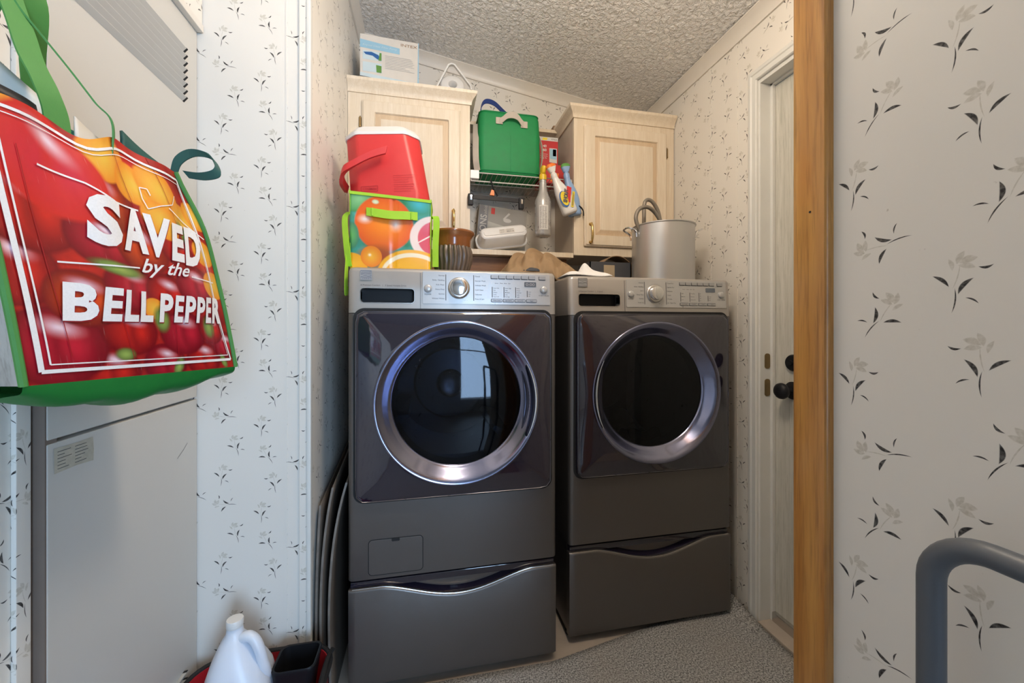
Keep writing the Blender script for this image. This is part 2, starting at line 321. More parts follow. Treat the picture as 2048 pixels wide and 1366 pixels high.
# ------------------------------------------------------------------ mesh builder
OFF = {}
class MB:
    def __init__(s): s.v = []; s.f = []; s.uv = {}
    def add(s, vs, fs, uvs=None):
        b = len(s.v); s.v += [Vector(p) for p in vs]
        for k, f in enumerate(fs):
            if uvs: s.uv[len(s.f)] = [uvs[i] for i in f]
            s.f.append([b + i for i in f])
        return s
    def box(s, x0, x1, y0, y1, z0, z1, M4=None):
        vs = [Vector((x, y, z)) for z in (z0, z1) for y in (y0, y1) for x in (x0, x1)]
        if M4 is not None: vs = [M4 @ p for p in vs]
        return s.add(vs, [(0, 2, 3, 1), (4, 5, 7, 6), (0, 1, 5, 4), (2, 6, 7, 3), (0, 4, 6, 2), (1, 3, 7, 5)])
    def loft(s, rings, close=True, cap0=True, cap1=True):
        n = len(rings[0]); vs = [p for r in rings for p in r]; fs = []
        for k in range(len(rings) - 1):
            for i in range(n if close else n - 1):
                j = (i + 1) % n
                fs.append((k * n + i, k * n + j, (k + 1) * n + j, (k + 1) * n + i))
        if cap0: fs.append(tuple(range(n))[::-1])
        if cap1: fs.append(tuple((len(rings) - 1) * n + i for i in range(n)))
        return s.add(vs, fs)
    def tube(s, path, r, n=10, caps=True, closed=False):
        path = [Vector(p) for p in path]; m = len(path)
        rr = r if isinstance(r, (list, tuple)) else [r] * m
        rings = []; up = None
        for i, p in enumerate(path):
            t = ((path[(i + 1) % m] - path[i - 1]) if closed else (path[min(i + 1, m - 1)] - path[max(i - 1, 0)])).normalized()
            if up is None: up = t.orthogonal().normalized()
            up = (up - t * up.dot(t)).normalized(); bi = t.cross(up)
            rings.append([p + (up * cos(2 * pi * k / n) + bi * sin(2 * pi * k / n)) * rr[i] for k in range(n)])
        if closed: rings.append(rings[0])
        return s.loft(rings, True, caps and not closed, caps and not closed)
    def lathe(s, prof, c=(0, 0, 0), n=32, M4=None, cap0=True, cap1=True, rfn=None):
        c = Vector(c); rings = []
        for (r, z) in prof:
            ring = []
            for k in range(n):
                a = 2 * pi * k / n; q = rfn(r, z, a) if rfn else r
                p = Vector((q * cos(a), q * sin(a), z))
                ring.append((M4 @ p) if M4 is not None else c + p)
            rings.append(ring)
        return s.loft(rings, True, cap0, cap1)
    def grid(s, fn, nu, nv, uv=True):
        vs = []; uvs = []; fs = []
        for j in range(nv + 1):
            for i in range(nu + 1):
                vs.append(fn(i / nu, j / nv)); uvs.append((i / nu, j / nv))
        for j in range(nv):
            for i in range(nu):
                a = j * (nu + 1) + i; fs.append((a, a + 1, a + nu + 2, a + nu + 1))
        return s.add(vs, fs, uvs if uv else None)
    def ribbon(s, path, side, w, t=0.0015):
        """flat strap: path points, side vectors (one or per point)"""
        path = [Vector(p) for p in path]; m = len(path); rings = []
        for i, p in enumerate(path):
            sd = (Vector(side[i]) if isinstance(side, list) else Vector(side)).normalized()
            tg = (path[min(i + 1, m - 1)] - path[max(i - 1, 0)]).normalized()
            nn = tg.cross(sd).normalized(); ww = w[i] if isinstance(w, list) else w
            rings.append([p - sd * ww / 2 - nn * t / 2, p + sd * ww / 2 - nn * t / 2, p + sd * ww / 2 + nn * t / 2, p - sd * ww / 2 + nn * t / 2])
        return s.loft(rings)
    def prism(s, poly, mapf, d0, d1):
        """2d polygon extruded: mapf(x, y, d) -> point"""
        n = len(poly)
        vs = [mapf(x, y, d0) for x, y in poly] + [mapf(x, y, d1) for x, y in poly]
        fs = [tuple(range(n))[::-1], tuple(range(n, 2 * n))] + [(i, (i + 1) % n, n + (i + 1) % n, n + i) for i in range(n)]
        return s.add(vs, fs)
    def flat(s, poly, mapf):
        return s.add([mapf(x, y) for x, y in poly], [tuple(range(len(poly)))])
    def build(s, name, mat, parent=None, bevel=0, seg=2, smooth=True, ang=40, label=None, cat=None, group=None, kind=None, sub=0, solid=0, recalc=True):
        vs = s.v
        if parent is not None: off = OFF[parent.name]
        else:
            xs = [p.x for p in vs]; ys = [p.y for p in vs]; zs = [p.z for p in vs]
            off = Vector(((min(xs) + max(xs)) / 2, (min(ys) + max(ys)) / 2, min(zs)))
        me = bpy.data.meshes.new(name); me.from_pydata([p - off for p in vs], [], s.f)
        uvl = me.uv_layers.new(name='UVMap')
        for p in me.polygons:
            ex = s.uv.get(p.index); nrm = p.normal
            for q, li in enumerate(p.loop_indices):
                if ex: uvl.data[li].uv = ex[q]
                else:
                    co = me.vertices[me.loops[li].vertex_index].co + off
                    ax = max(range(3), key=lambda k: abs(nrm[k]))
                    uvl.data[li].uv = (co.y + 0.067, co.z) if ax == 0 else ((co.x, co.z) if ax == 1 else (co.x, co.y))
        bm = bmesh.new(); bm.from_mesh(me)
        if recalc: bmesh.ops.recalc_face_normals(bm, faces=bm.faces)
        if bevel:
            es = [e for e in bm.edges if len(e.link_faces) == 2 and e.calc_face_angle(0) > 0.6]
            bmesh.ops.bevel(bm, geom=es, offset=bevel, segments=seg, profile=0.5, affect='EDGES', clamp_overlap=True)
        bm.to_mesh(me); bm.free()
        if smooth:
            me.shade_smooth(); me.set_sharp_from_angle(angle=radians(ang))
        me.materials.append(MT[mat] if isinstance(mat, str) else mat)
        o = bpy.data.objects.new(name, me); COL.objects.link(o)
        if parent is not None: o.parent = parent
        else: o.location = off
        OFF[o.name] = off
        if solid:
            md = o.modifiers.new('thickness', 'SOLIDIFY'); md.thickness = solid; md.offset = -1
        if sub:
            md = o.modifiers.new('smooth', 'SUBSURF'); md.levels = sub; md.render_levels = sub
        if bevel:
            md = o.modifiers.new('normals', 'WEIGHTED_NORMAL'); md.keep_sharp = True
        if label: o['label'] = label
        if cat: o['category'] = cat
        if group: o['group'] = group
        if kind: o['kind'] = kind
        return o
def thing(name, loc, label, cat, group=None):
    o = bpy.data.objects.new(name, None); COL.objects.link(o); o.location = loc; o.empty_display_size = 0.05
    o['label'] = label; o['category'] = cat
    if group: o['group'] = group
    OFF[o.name] = Vector(loc); return o
def struct(name, mb, mat, parent=None, **kw):
    if parent is None: kw['kind'] = 'structure'
    return mb.build(name, mat, parent, **kw)
def bx(*a, M4=None): return MB().box(*a, M4=M4)
def cut(o, cutter):
    md = o.modifiers.new('cut', 'BOOLEAN'); md.operation = 'DIFFERENCE'; md.object = cutter; md.solver = 'EXACT'
    bpy.context.view_layer.update(); dg = bpy.context.evaluated_depsgraph_get()
    me = bpy.data.meshes.new_from_object(o.evaluated_get(dg)); old = o.data; o.modifiers.clear(); o.data = me; me.name = old.name
    bpy.data.objects.remove(cutter)
def rrect(x0, x1, y0, y1, r, n=6):
    pts = []
    for cx, cy, a0 in ((x1 - r, y1 - r, 0), (x0 + r, y1 - r, 90), (x0 + r, y0 + r, 180), (x1 - r, y0 + r, 270)):
        for k in range(n + 1):
            a = radians(a0 + 90 * k / n); pts.append((cx + r * cos(a), cy + r * sin(a)))
    return pts
def circ(cx, cy, r, n=24, ry=None): return [(cx + r * cos(2 * pi * k / n), cy + (ry or r) * sin(2 * pi * k / n)) for k in range(n)]
def bez(p0, p1, p2, p3, n=12):
    p0, p1, p2, p3 = map(Vector, (p0, p1, p2, p3))
    return [p0 * (1 - t) ** 3 + p1 * 3 * t * (1 - t) ** 2 + p2 * 3 * t * t * (1 - t) + p3 * t ** 3 for t in [k / n for k in range(n + 1)]]
def spline(pts, n=6):
    """Catmull-Rom through points"""
    P = [Vector(p) for p in pts]; out = []
    for i in range(len(P) - 1):
        a, b, c, d = P[max(i - 1, 0)], P[i], P[i + 1], P[min(i + 2, len(P) - 1)]
        for k in range(n):
            t = k / n
            out.append(0.5 * ((2 * b) + (c - a) * t + (2 * a - 5 * b + 4 * c - d) * t * t + (3 * b - a - 3 * c + d) * t ** 3))
    return out + [P[-1]]
def text_geo(body, h, w=None, align='L', bold=0.0, shear=0.0, maxedge=None):
    cu = bpy.data.curves.new('t', 'FONT'); cu.body = body; cu.size = 1; cu.offset = bold; cu.shear = shear; cu.resolution_u = 3
    o = bpy.data.objects.new('t', cu); me = bpy.data.meshes.new_from_object(o)
    if maxedge:
        xs = [v.co.x for v in me.vertices]; tot = max(xs) - min(xs)
        lim = maxedge * tot / (w or tot)
        bm = bmesh.new(); bm.from_mesh(me)
        for _ in range(4):
            bmesh.ops.triangulate(bm, faces=bm.faces)
            es = [e for e in bm.edges if e.calc_length() > lim]
            if not es: break
            bmesh.ops.subdivide_edges(bm, edges=es, cuts=1)
        bmesh.ops.triangulate(bm, faces=bm.faces); bm.to_mesh(me); bm.free()
    vs = [v.co.copy() for v in me.vertices]; fs = [tuple(p.vertices) for p in me.polygons]
    bpy.data.objects.remove(o); bpy.data.curves.remove(cu); bpy.data.meshes.remove(me)
    x0 = min(v.x for v in vs); x1 = max(v.x for v in vs); y0 = min(v.y for v in vs); y1 = max(v.y for v in vs)
    sy = h / 0.72 if h else 1; s_x = (w / (x1 - x0)) if w else sy
    ox = {'L': 0, 'C': -(x1 - x0) / 2, 'R': -(x1 - x0)}[align]
    return [((v.x - x0 + ox) * s_x, v.y * sy) for v in vs], fs
def lettering(items, mapf):
    """items: (text, x, y, capheight, width, align, bold, shear)"""
    mb = MB()
    for it in items:
        t, x, y, h, w, al, bo, sh = (list(it) + [None, 'L', 0, 0][len(it) - 4:])[:8]
        vs, fs = text_geo(t, h, w, al, bo, sh)
        mb.add([mapf(x + a, y + b) for a, b in vs], fs)
    return mb
def lines(mb, segs, w, mapf):
    for (x0, y0, x1, y1) in segs:
        d = Vector((x1 - x0, y1 - y0)); nn = Vector((-d.y, d.x)).normalized() * w / 2
        mb.flat([(x0 - nn.x, y0 - nn.y), (x1 - nn.x, y1 - nn.y), (x1 + nn.x, y1 + nn.y), (x0 + nn.x, y0 + nn.y)], mapf)
    return mb
def planemap(O, ux, uy, lift=0.0006):
    O, ux, uy = Vector(O), Vector(ux).normalized(), Vector(uy).normalized(); nn = ux.cross(uy) * lift
    return lambda x, y: O + ux * x + uy * y + nn

# ================================================================== THE SETTING
XR, XL, XA, YB, YS = 1.28, -0.66, -0.345, 2.20, 1.30     # right wall, left wall, alcove left side, back wall, stub wall face
XP = 0.54                                               # near partition
def zc(x): return 2.625 - 0.165 * x
YW, YE = -2.6, -0.30                                    # rear wall, near end of the passage
struct('floor', bx(-2.4, 1.75, YW - 0.1, YB + 0.1, -0.06, 0.0), 'vinyl')
mb = MB(); mb.prism([(-2.4, zc(-2.4)), (1.75, zc(1.75)), (1.75, zc(1.75) + 0.05), (-2.4, zc(-2.4) + 0.05)], lambda x, y, d: Vector((x, d, y)), YW - 0.1, YB + 0.1)
struct('ceiling', mb, 'ceiling')
def wallprism(x0, x1, y0, y1):
    return MB().prism([(x0, 0), (x1, 0), (x1, zc(x1)), (x0, zc(x0))], lambda x, y, d: Vector((x, d, y)), y0, y1)
wb = struct('wall_back', wallprism(XA - 0.3, XR + 0.1, YB, YB + 0.1), 'paper')
wst = struct('wall_front_left', wallprism(XL - 0.1, XA, YS, YB), 'paper')
wl = struct('wall_left', wallprism(XL - 0.1, XL, YE, YS), 'paper')
# right wall with the door opening (Y from 0.42 to 1.33)
DY0, DY1, DZ = 0.42, 1.33, 2.125
wr = struct('wall_right', MB().box(XR, XR + 0.1, DY1, YB, 0, 2.42).box(XR, XR + 0.1, 0.2, DY0, 0, 2.42).box(XR, XR + 0.1, DY0, DY1, DZ, 2.42), 'paper')
wp = struct('wall_partition', wallprism(XP, XP + 0.09, YE, 0.478), 'paper')
struct('wall_partition_return', wallprism(XP + 0.09, XR + 0.1, 0.2, 0.26), 'paper')
# the wider room behind the camera, with a tall window at its right
WX0, WX1, WZ0, WZ1 = 0.42, 1.62, 0.2, 2.15
mb = wallprism(-2.4, WX0, YW - 0.1, YW)
mb.box(WX0, WX1, YW - 0.1, YW, 0, WZ0); mb.prism([(WX0, WZ1), (WX1, WZ1), (WX1, zc(WX1)), (WX0, zc(WX0))], lambda x, y, d: Vector((x, d, y)), YW - 0.1, YW)
mb.prism([(WX1, 0), (1.75, 0), (1.75, zc(1.75)), (WX1, zc(WX1))], lambda x, y, d: Vector((x, d, y)), YW - 0.1, YW)
struct('wall_rear', mb, 'paper')
struct('wall_room_left', wallprism(-2.4, -2.3, YW, YE), 'paper')
struct('wall_room_right', wallprism(1.65, 1.75, YW, YE), 'paper')
struct('wall_room_front_left', wallprism(-2.3, XL - 0.1, YE, YE + 0.08), 'paper')
struct('wall_room_front_right', wallprism(XP + 0.09, 1.75, YE, YE + 0.08), 'paper')
mb = MB()
for (a, b, c, d) in ((WX0 - 0.04, WX0 + 0.03, WZ0 - 0.04, WZ1 + 0.04), (WX1 - 0.03, WX1 + 0.04, WZ0 - 0.04, WZ1 + 0.04), (WX0 + 0.03, WX1 - 0.03, WZ0 - 0.04, WZ0 + 0.03), (WX0 + 0.03, WX1 - 0.03, WZ1 - 0.03, WZ1 + 0.04), (WX0 + 0.03, WX1 - 0.03, 1.28, 1.32)): mb.box(a, b, YW - 0.03, YW + 0.015, c, d)
win = struct('window_1', mb, 'white_trim', bevel=0.004)
bx(WX0 + 0.03, WX1 - 0.03, YW - 0.02, YW - 0.016, WZ0 + 0.03, 1.28).build('pane', 'window_glass', win)
bx(WX0 + 0.03, WX1 - 0.03, YW - 0.02, YW - 0.016, 1.32, WZ1 - 0.03).build('pane', 'window_glass', win)

# crown mouldings under the ceiling
def crown(name, p0, p1, nrm, s=0.045):
    p0, p1, nrm = Vector(p0), Vector(p1), Vector(nrm); up = Vector((0, 0, 1))
    prof = [(0.0, 0), (s * 0.9, 0), (s * 0.95, -0.007), (s * 0.55, -s * 0.42), (s * 0.32, -s * 0.82), (0.008, -s * 1.12), (0.008, -s * 1.25), (0, -s * 1.25)]
    rings = [[p + nrm * a + up * b for a, b in prof] for p in (p0, p1)]
    return struct(name, MB().loft(rings), 'white_trim', smooth=True, ang=30)
crown('trim_1', (XA, YB, zc(XA)), (XR, YB, zc(XR)), (0, -1, 0))
crown('trim_2', (XR, YB, zc(XR)), (XR, 0.26, zc(XR)), (-1, 0, 0))
crown('trim_3', (XA, YS + 0.01, zc(XA)), (XA, YB, zc(XA)), (1, 0, 0), 0.04)
# wallpaper battens and seams
struct('trim_4', bx(-0.372, -0.350, YS - 0.006, YS, 0, zc(-0.35) - 0.01), 'paper', bevel=0.0015)
struct('trim_5', bx(-0.352, -0.3385, YS - 0.010, YS + 0.012, 0, zc(-0.35) - 0.01), 'door_trim', bevel=0.004)
for y in (1.62, 1.46):
    bx(XR - 0.0025, XR, y - 0.011, y + 0.011, 0.0, 2.36).build('seam_batten', 'paper', wr, bevel=0.0008)
bx(-0.41, -0.405, YS - 0.0012, YS, 0, 2.69).build('seam_batten', 'paper', wst)

# oak end casing of the near partition
mb = MB()
prof = [(0.0, 0), (0.0, 0.06), (0.006, 0.0635), (0.014, 0.064), (0.0142, 0.0), (0.0142, 0)]
poly = [(XP - 0.012, 0.4435), (XP - 0.012, 0.484), (XP - 0.008, 0.4935), (XP - 0.002, 0.4955), (XP + 0.105, 0.4955), (XP + 0.105, 0.4785), (XP + 0.0005, 0.4785), (XP + 0.0005, 0.4405), (XP - 0.006, 0.4405), (XP - 0.010, 0.4415)]
rings = [[Vector((x, y, z)) for x, y in poly] for z in (0, 0.6, 1.2, 1.8, zc(XP) - 0.005)]
oak = struct('trim_6', MB().loft(rings), 'oak', ang=35)
nh = PXX(1620, 424, XP - 0.012)
MB().lathe([(0.0016, -0.0008), (0.0016, 0.0004)], n=10, M4=Matrix.Translation(nh) @ Matrix.Rotation(-pi / 2, 4, 'Y')).build('nail_hole', 'dark', oak)

# exterior door in the right wall
dr = struct('door_1', bx(1.337, 1.375, DY0 + 0.004, DY1 - 0.006, 0.05, DZ - 0.012), 'door_slab', bevel=0.003)
mb = MB()
mb.box(XR - 0.004, 1.40, DY1 - 0.0005, DY1 + 0.018, 0, DZ + 0.02); mb.box(XR - 0.004, 1.40, DY0 - 0.018, DY0 + 0.0005, 0, DZ + 0.02); mb.box(XR - 0.004, 1.40, DY0 + 0.001, DY1 - 0.001, DZ - 0.004, DZ + 0.02)
mb.box(1.322, 1.336, DY1 - 0.012, DY1, 0, DZ); mb.box(1.322, 1.336, DY0, DY1, DZ - 0.012, DZ)
mb.build('jamb', 'door_trim', dr, bevel=0.0015)
for (poly, nm) in (([(0, 0), (0.048, 0), (0.048, 0.008), (0.040, 0.014), (0.030, 0.0145), (0.026, 0.011), (0.014, 0.011), (0.010, 0.016), (0.003, 0.016), (0, 0.012)], 'casing'),):
    MB().loft([[Vector((XR - b, DY1 + 0.008 + a, z + (a if k else 0))) for a, b in poly] for k, z in enumerate((0, DZ + 0.012))]).build('casing', 'door_trim', dr, ang=30)
    MB().loft([[Vector((XR - b, y + (a if k else 0), DZ + 0.012 + a)) for a, b in poly] for k, y in enumerate((DY0 - 0.05, DY1 + 0.008))]).build('casing', 'door_trim', dr, ang=30)
bx(1.262, 1.40, DY0, DY1, 0.0, 0.018).build('threshold', 'vinyl', dr, bevel=0.003)
bx(1.318, 1.336, DY0 + 0.01, DY1 - 0.012, 0.018, 0.055).build('door_sweep', 'satin', dr, bevel=0.003)
KY = 1.243
def onX(y, z, x): return Matrix.Translation((x, y, z)) @ Matrix.Rotation(-pi / 2, 4, 'Y')
MB().lathe([(0.033, 0), (0.033, 0.004), (0.029, 0.008), (0.012, 0.011), (0.011, 0.030), (0.016, 0.033), (0.026, 0.040), (0.030, 0.050), (0.029, 0.058), (0.022, 0.066), (0.010, 0.069), (0.004, 0.0695)], n=28, M4=onX(KY, 0.928, 1.337)).build('door_knob', 'black', dr)
MB().lathe([(0.031, 0), (0.031, 0.006), (0.027, 0.012), (0.010, 0.014), (0.009, 0.020)], n=28, M4=onX(KY - 0.004, 1.032, 1.337)).build('deadbolt', 'black', dr)
for z, h in ((1.032, 0.03), (0.928, 0.034)):
    MB().prism(rrect(1.296, 1.320, z - h, z + h, 0.010), lambda x, y, d: Vector((x, d, y)), DY1 - 0.0025, DY1 - 0.0004).build('strike_plate', 'oldbrass', dr)

# grey carpet piece, its edge a little short of the machines and curled at the right
def car(x, y):
    lift = 0.045 * max(0, (x - 1.17) / 0.1) ** 2 * max(0, (y - 1.27) / 0.18) if x > 1.17 else 0
    return Vector((x, y, 0.012 + min(lift, 0.06)))
def cedge(x): return (1.296 if x < -0.25 else 1.322) if x < 0.43 else 1.322 + (x - 0.43) * 0.19
mbc = MB(); xs = [XL + 0.026 + (XP - 0.02 - XL - 0.026) * k / 36 for k in range(37)] + [XP - 0.02 + (XR - 0.004 - XP) * k / 24 for k in range(1, 25)]
idx = {}; vs_ = []; fs_c = []
for i_, x in enumerate(xs):
    for j_ in range(-20, 31):
        if j_ < 0 and i_ > 36: continue
        y = 0.5 + (0.5 - YE) * j_ / 20 if j_ <= 0 else 0.5 + (cedge(x) - 0.5) * j_ / 30
        idx[i_, j_] = len(vs_); vs_.append(car(x, y))
for i_ in range(len(xs) - 1):
    for j_ in range(-20, 30):
        q4 = [(i_, j_), (i_ + 1, j_), (i_ + 1, j_ + 1), (i_, j_ + 1)]
        if all(k in idx for k in q4): fs_c.append(tuple(idx[k] for k in q4))
mbc.add(vs_, fs_c)
mbc.build('carpet', 'carpet', label='worn grey speckled carpet on the floor in front of the machines', cat='carpet', solid=0.011, recalc=False)

# ================================================================== furnace door with louvres on the left wall
fc = thing('furnace_cabinet', (XL, 1.07, 0), 'tall cream metal furnace cabinet with slatted vents at left', 'furnace')
FX = XL + 0.022
FY0, FY1 = 0.838, 1.2965
bx(XL, FX, FY0 + 0.0, FY1, 0.966, 2.0).build('upper_panel', 'furnace', fc, bevel=0.003)
bx(XL, FX, FY0 + 0.0, FY1, 0.03, 0.960).build('lower_panel', 'furnace', fc, bevel=0.003)
bx(XL, FX - 0.0015, FY0 - 0.0025, FY0 + 0.02, 0.02, 2.0).build('side_edge', 'furnace_edge', fc)
LP = [(0.0003, -0.0048), (0.0100, 0.0056), (0.0096, 0.0066), (0.0003, 0.0050)]
def louvre(z, y0, y1):
    MB().loft([[Vector((FX + a, y, z + b)) for a, b in LP] for y in (y0, y1)]).build('louvre_slat', 'furnace', fc, smooth=False)
    MB().loft([[Vector((FX + a * 1.0, y, z + b * 1.15)) for a, b in LP] for y in (y1, y1 + 0.007)]).build('louvre_end', 'dark', fc, smooth=False)
for k in range(8): louvre(1.772 + 0.0187 * k, 0.872, 1.226)
for k in range(6): louvre(0.235 - 0.0187 * k, 0.93, 1.226)
sm = planemap((FX, 0.848, 0.905), (0, 1, 0), (0, 0, 1), 0.0008)
st = MB().flat([(0.002, 0), (0.05, 0.001), (0.086, -0.002), (0.087, 0.02), (0.085, 0.0445), (0.05, 0.043), (0.001, 0.0445)], sm).build('rating_sticker', 'sticker', fc, smooth=False)
mb = MB()
for r in range(6):
    random.seed(r); lines(mb, [(0.008 + c, 0.037 - r * 0.006, 0.008 + c + random.uniform(0.012, 0.03), 0.037 - r * 0.006) for c in (0, 0.036)], 0.0011, planemap((FX, 0.848, 0.905), (0, 1, 0), (0, 0, 1), 0.0012))
mb.build('sticker_print', 'ink', st, smooth=False)
mb = MB(); lines(mb, [(0.355, -0.085, 0.385, -0.068), (0.385, -0.068, 0.40, -0.056)], 0.0014, planemap((FX, 0.848, 0.905), (0, 1, 0), (0, 0, 1), 0.0006)); mb.build('scratch', 'ink', fc, smooth=False)
# header box above the furnace, wall batten beside it
hd = struct('wall_header', bx(XL, FX + 0.012, 0.60, YS - 0.003, 2.012, 2.70), 'paper')
struct('trim_7', bx(XL, FX + 0.016, 0.60, YS - 0.002, 2.000, 2.022), 'white_trim', bevel=0.003)
struct('trim_8', bx(XL, XL + 0.008, 0.802, 0.828, 0.0, 2.7), 'paper', bevel=0.002)

# ceiling lamp above the passage, out of view over the camera's line
lx, ly = 0.36, 0.70
lp = thing('ceiling_lamp', (lx, ly, zc(lx) - 0.1), 'round frosted ceiling lamp over the passage in front of the machines', 'lamp')
MB().lathe([(0.14, -0.005), (0.14, -0.035), (0.12, -0.04)], (lx, ly, zc(lx) + 0.012), 32).build('canopy', 'white_trim', lp)
MB().lathe([(0.12, -0.04), (0.125, -0.06), (0.10, -0.095), (0.05, -0.115), (0.01, -0.12)], (lx, ly, zc(lx) + 0.012), 32).build('lamp_shade', 'lamp', lp)
pl = bpy.data.lights.new('lamp_light', 'POINT'); pl.energy = 20.5; pl.color = (1.0, 0.87, 0.72); pl.shadow_soft_size = 0.12
po = bpy.data.objects.new('lamp_light', pl); COL.objects.link(po); po.location = (0, 0, -0.16); po.parent = lp

# ================================================================== washer and dryer
def machine(X0, Y0, washer):
    nm = 'washing_machine' if washer else 'clothes_dryer'
    t = thing(nm, (X0 + 0.343, Y0 + 0.38, 0), 'graphite front-loading washing machine with round door, beside the left alcove wall' if washer else 'graphite front-loading clothes dryer with round door, under the stockpot', 'washing machine' if washer else 'dryer')
    WD, DP, ZB, ZP, ZT = 0.686, 0.76, 0.364, 1.2075, 1.356
    g = lambda x, y, z: Vector((X0 + x, Y0 + y, z))
    CX, CZ, R = 0.346, 0.918, 0.2665
    # cabinet, hollow behind the door
    body = MB().loft([[g(x, y, z) for x, y in rrect(0, WD, 0, DP, 0.018, 5)] for z in (ZB, ZB + 0.004, ZP)]).build('body', 'graphite', t, ang=35)
    c = MB().prism(circ(CX, CZ, 0.235, 48), lambda x, y, d: g(x, d, y), -0.1, 0.55).build('cutter', 'dark', t)
    cut(body, c)
    body.data.shade_smooth(); body.data.set_sharp_from_angle(angle=radians(35))
    con = MB().loft([[g(x, y, z) for x, y in rrect(e, WD - e, e + (z - ZP) * 0.05, DP, 0.018, 5)] for z, e in ((ZP + 0.002, 0), (ZT - 0.014, 0), (ZT - 0.007, 0.002), (ZT - 0.002, 0.006), (ZT, 0.014))]).build('console', 'console', t, ang=45)
    SL = (0.038, 0.203, 1.243, 1.288)
    c = MB().prism(rrect(SL[0], SL[1], SL[2], SL[3], 0.010), lambda x, y, d: g(x, d, y), -0.05, 0.04).build('cutter', 'dark', t); cut(con, c)
    con.data.shade_smooth(); con.data.set_sharp_from_angle(angle=radians(40))
    sl = MB().prism(rrect(SL[0] - 0.004, SL[1] + 0.004, SL[2] - 0.004, SL[3] + 0.004, 0.012), lambda x, y, d: g(x, d, y), 0.036, 0.044).build('dispenser_grip', 'black', t)
    mb = MB(); outer = rrect(SL[0] - 0.002, SL[1] + 0.002, SL[2] - 0.002, SL[3] + 0.002, 0.012); inner = rrect(SL[0], SL[1], SL[2], SL[3], 0.010)
    yf = lambda y: 0.05 * (y - ZP) - 0.0012
    mb.loft([[g(x, yf(y), y) for x, y in outer], [g(x, yf(y), y) for x, y in inner], [g(x, 0.034, y) for x, y in inner]], True, False, False).build('grip_rim', 'satin', sl)
    cm = lambda x, y: g(x, yf(y) - 0.0016, y)
    cp = lambda x, y, d: g(x, yf(y) + d, y)
    seam = MB().prism([(0.2225, ZP + 0.004), (0.2235, ZP + 0.004), (0.2235, ZT - 0.014), (0.2225, ZT - 0.014)], cp, -0.0002, 0.002).build('panel_seam', 'btn_shadow', con)
    # badge
    MB().prism(rrect(0.037, 0.072, 1.314, 1.346, 0.003), cp, -0.0014, 0.002).build('badge', 'grey_dk' if washer else 'button', t)
    bd = lambda x, y: g(x, yf(y) - 0.0024, y)
    mb = lettering([('Kenmore', 0.0545, 1.3375, 0.0048, 0.029, 'C', 0.01, 0), ('E L I T E', 0.0545, 1.3165, 0.0045, 0.028, 'C', 0.01, 0)], bd)
    for s_, q in ((1, 0), (-1, 0.0)):
        pts = [(0.038 + 0.0345 * k / 14, 1.3285 + s_ * 0.0035 * sin(k / 14 * 5.2 - (0.8 if s_ > 0 else 0.3))) for k in range(15)]
        lines(mb, [(*pts[k], *pts[k + 1]) for k in range(14)], 0.0011, bd)
    lines(mb, [(0.0375, 1.3143, 0.0715, 1.3143), (0.0375, 1.3457, 0.0715, 1.3457), (0.0373, 1.3145, 0.0373, 1.3455), (0.0717, 1.3145, 0.0717, 1.3455)], 0.0012, bd)
    mb.build('badge_lettering', 'plate' if washer else 'ink', t, smooth=False)
    # control plate
    PL = (0.2295, 0.6625, 1.241, 1.3475)
    MB().prism(rrect(*PL, 0.003), cp, -0.0016, 0.002).build('control_plate', 'plate', t, bevel=0.0006)
    km = lambda x, z: Matrix.Translation(g(x, yf(z) - 0.0016, z)) @ Matrix.Rotation(pi / 2 - 0.05, 4, 'X')
    d = MB().lathe([(0.036, 0), (0.036, 0.003), (0.033, 0.007), (0.030, 0.008), (0.028, 0.0085)], n=40, M4=km(0.3475, 1.294)).build('dial_ring', 'satin', t)
    MB().lathe([(0.026, 0.004), (0.026, 0.020), (0.0245, 0.0235), (0.021, 0.0245), (0.012, 0.0252), (0.002, 0.0254)], n=40, M4=km(0.3475, 1.294)).build('dial', 'chrome', t)
    for x, z, n_ in ((0.247, 1.2905, 'power_button'), (0.6395, 1.2935, 'start_button')):
        b = MB().lathe([(0.0135, 0), (0.0135, 0.002), (0.0125, 0.003)], n=24, M4=km(x, z)).build(n_, 'button', t)
        MB().lathe([(0.0112, 0.001), (0.0112, 0.006), (0.009, 0.0078), (0.002, 0.008)], n=24, M4=km(x, z)).build('button_cap', 'plate', b)
    for k in range(6):
        x = 0.455 + 0.0262 * k
        b = MB().prism(rrect(x - 0.001, x + 0.0235, 1.3270, 1.3405, 0.002, 3), cp, -0.0024, 0.001).build('option_button_rim_shade', 'btn_shadow', t)  # dark underlay set off left and down, the button's shadow put into colour
        MB().prism(rrect(x + 0.0008, x + 0.0235, 1.3295, 1.3405, 0.002, 3), cp, -0.0045, 0.001).build('option_button', 'button', t)
    MB().prism(rrect(0.6215, 0.6465, 1.3265, 1.340, 0.002, 3), cp, -0.0024, 0.001).build('option_button_rim_shade', 'btn_shadow', t)
    MB().prism(rrect(0.623, 0.6465, 1.329, 1.340, 0.002, 3), cp, -0.0045, 0.001).build('option_button', 'button', t)
    for k in range(4):
        x = 0.4555 + 0.0405 * k
        MB().prism(rrect(x - 0.001, x + 0.0375, 1.2485, 1.2605, 0.003, 3), cp, -0.0024, 0.001).build('option_button_rim_shade', 'btn_shadow', t)
        MB().prism(rrect(x + 0.0006, x + 0.0362, 1.2502, 1.2592, 0.002, 3), cp, -0.0042, 0.001).build('option_button', 'button', t)
    lc = MB().prism(rrect(0.571, 0.6125, 1.303, 1.3195, 0.002, 3), cp, -0.003, 0.001).build('display', 'lcd', t)
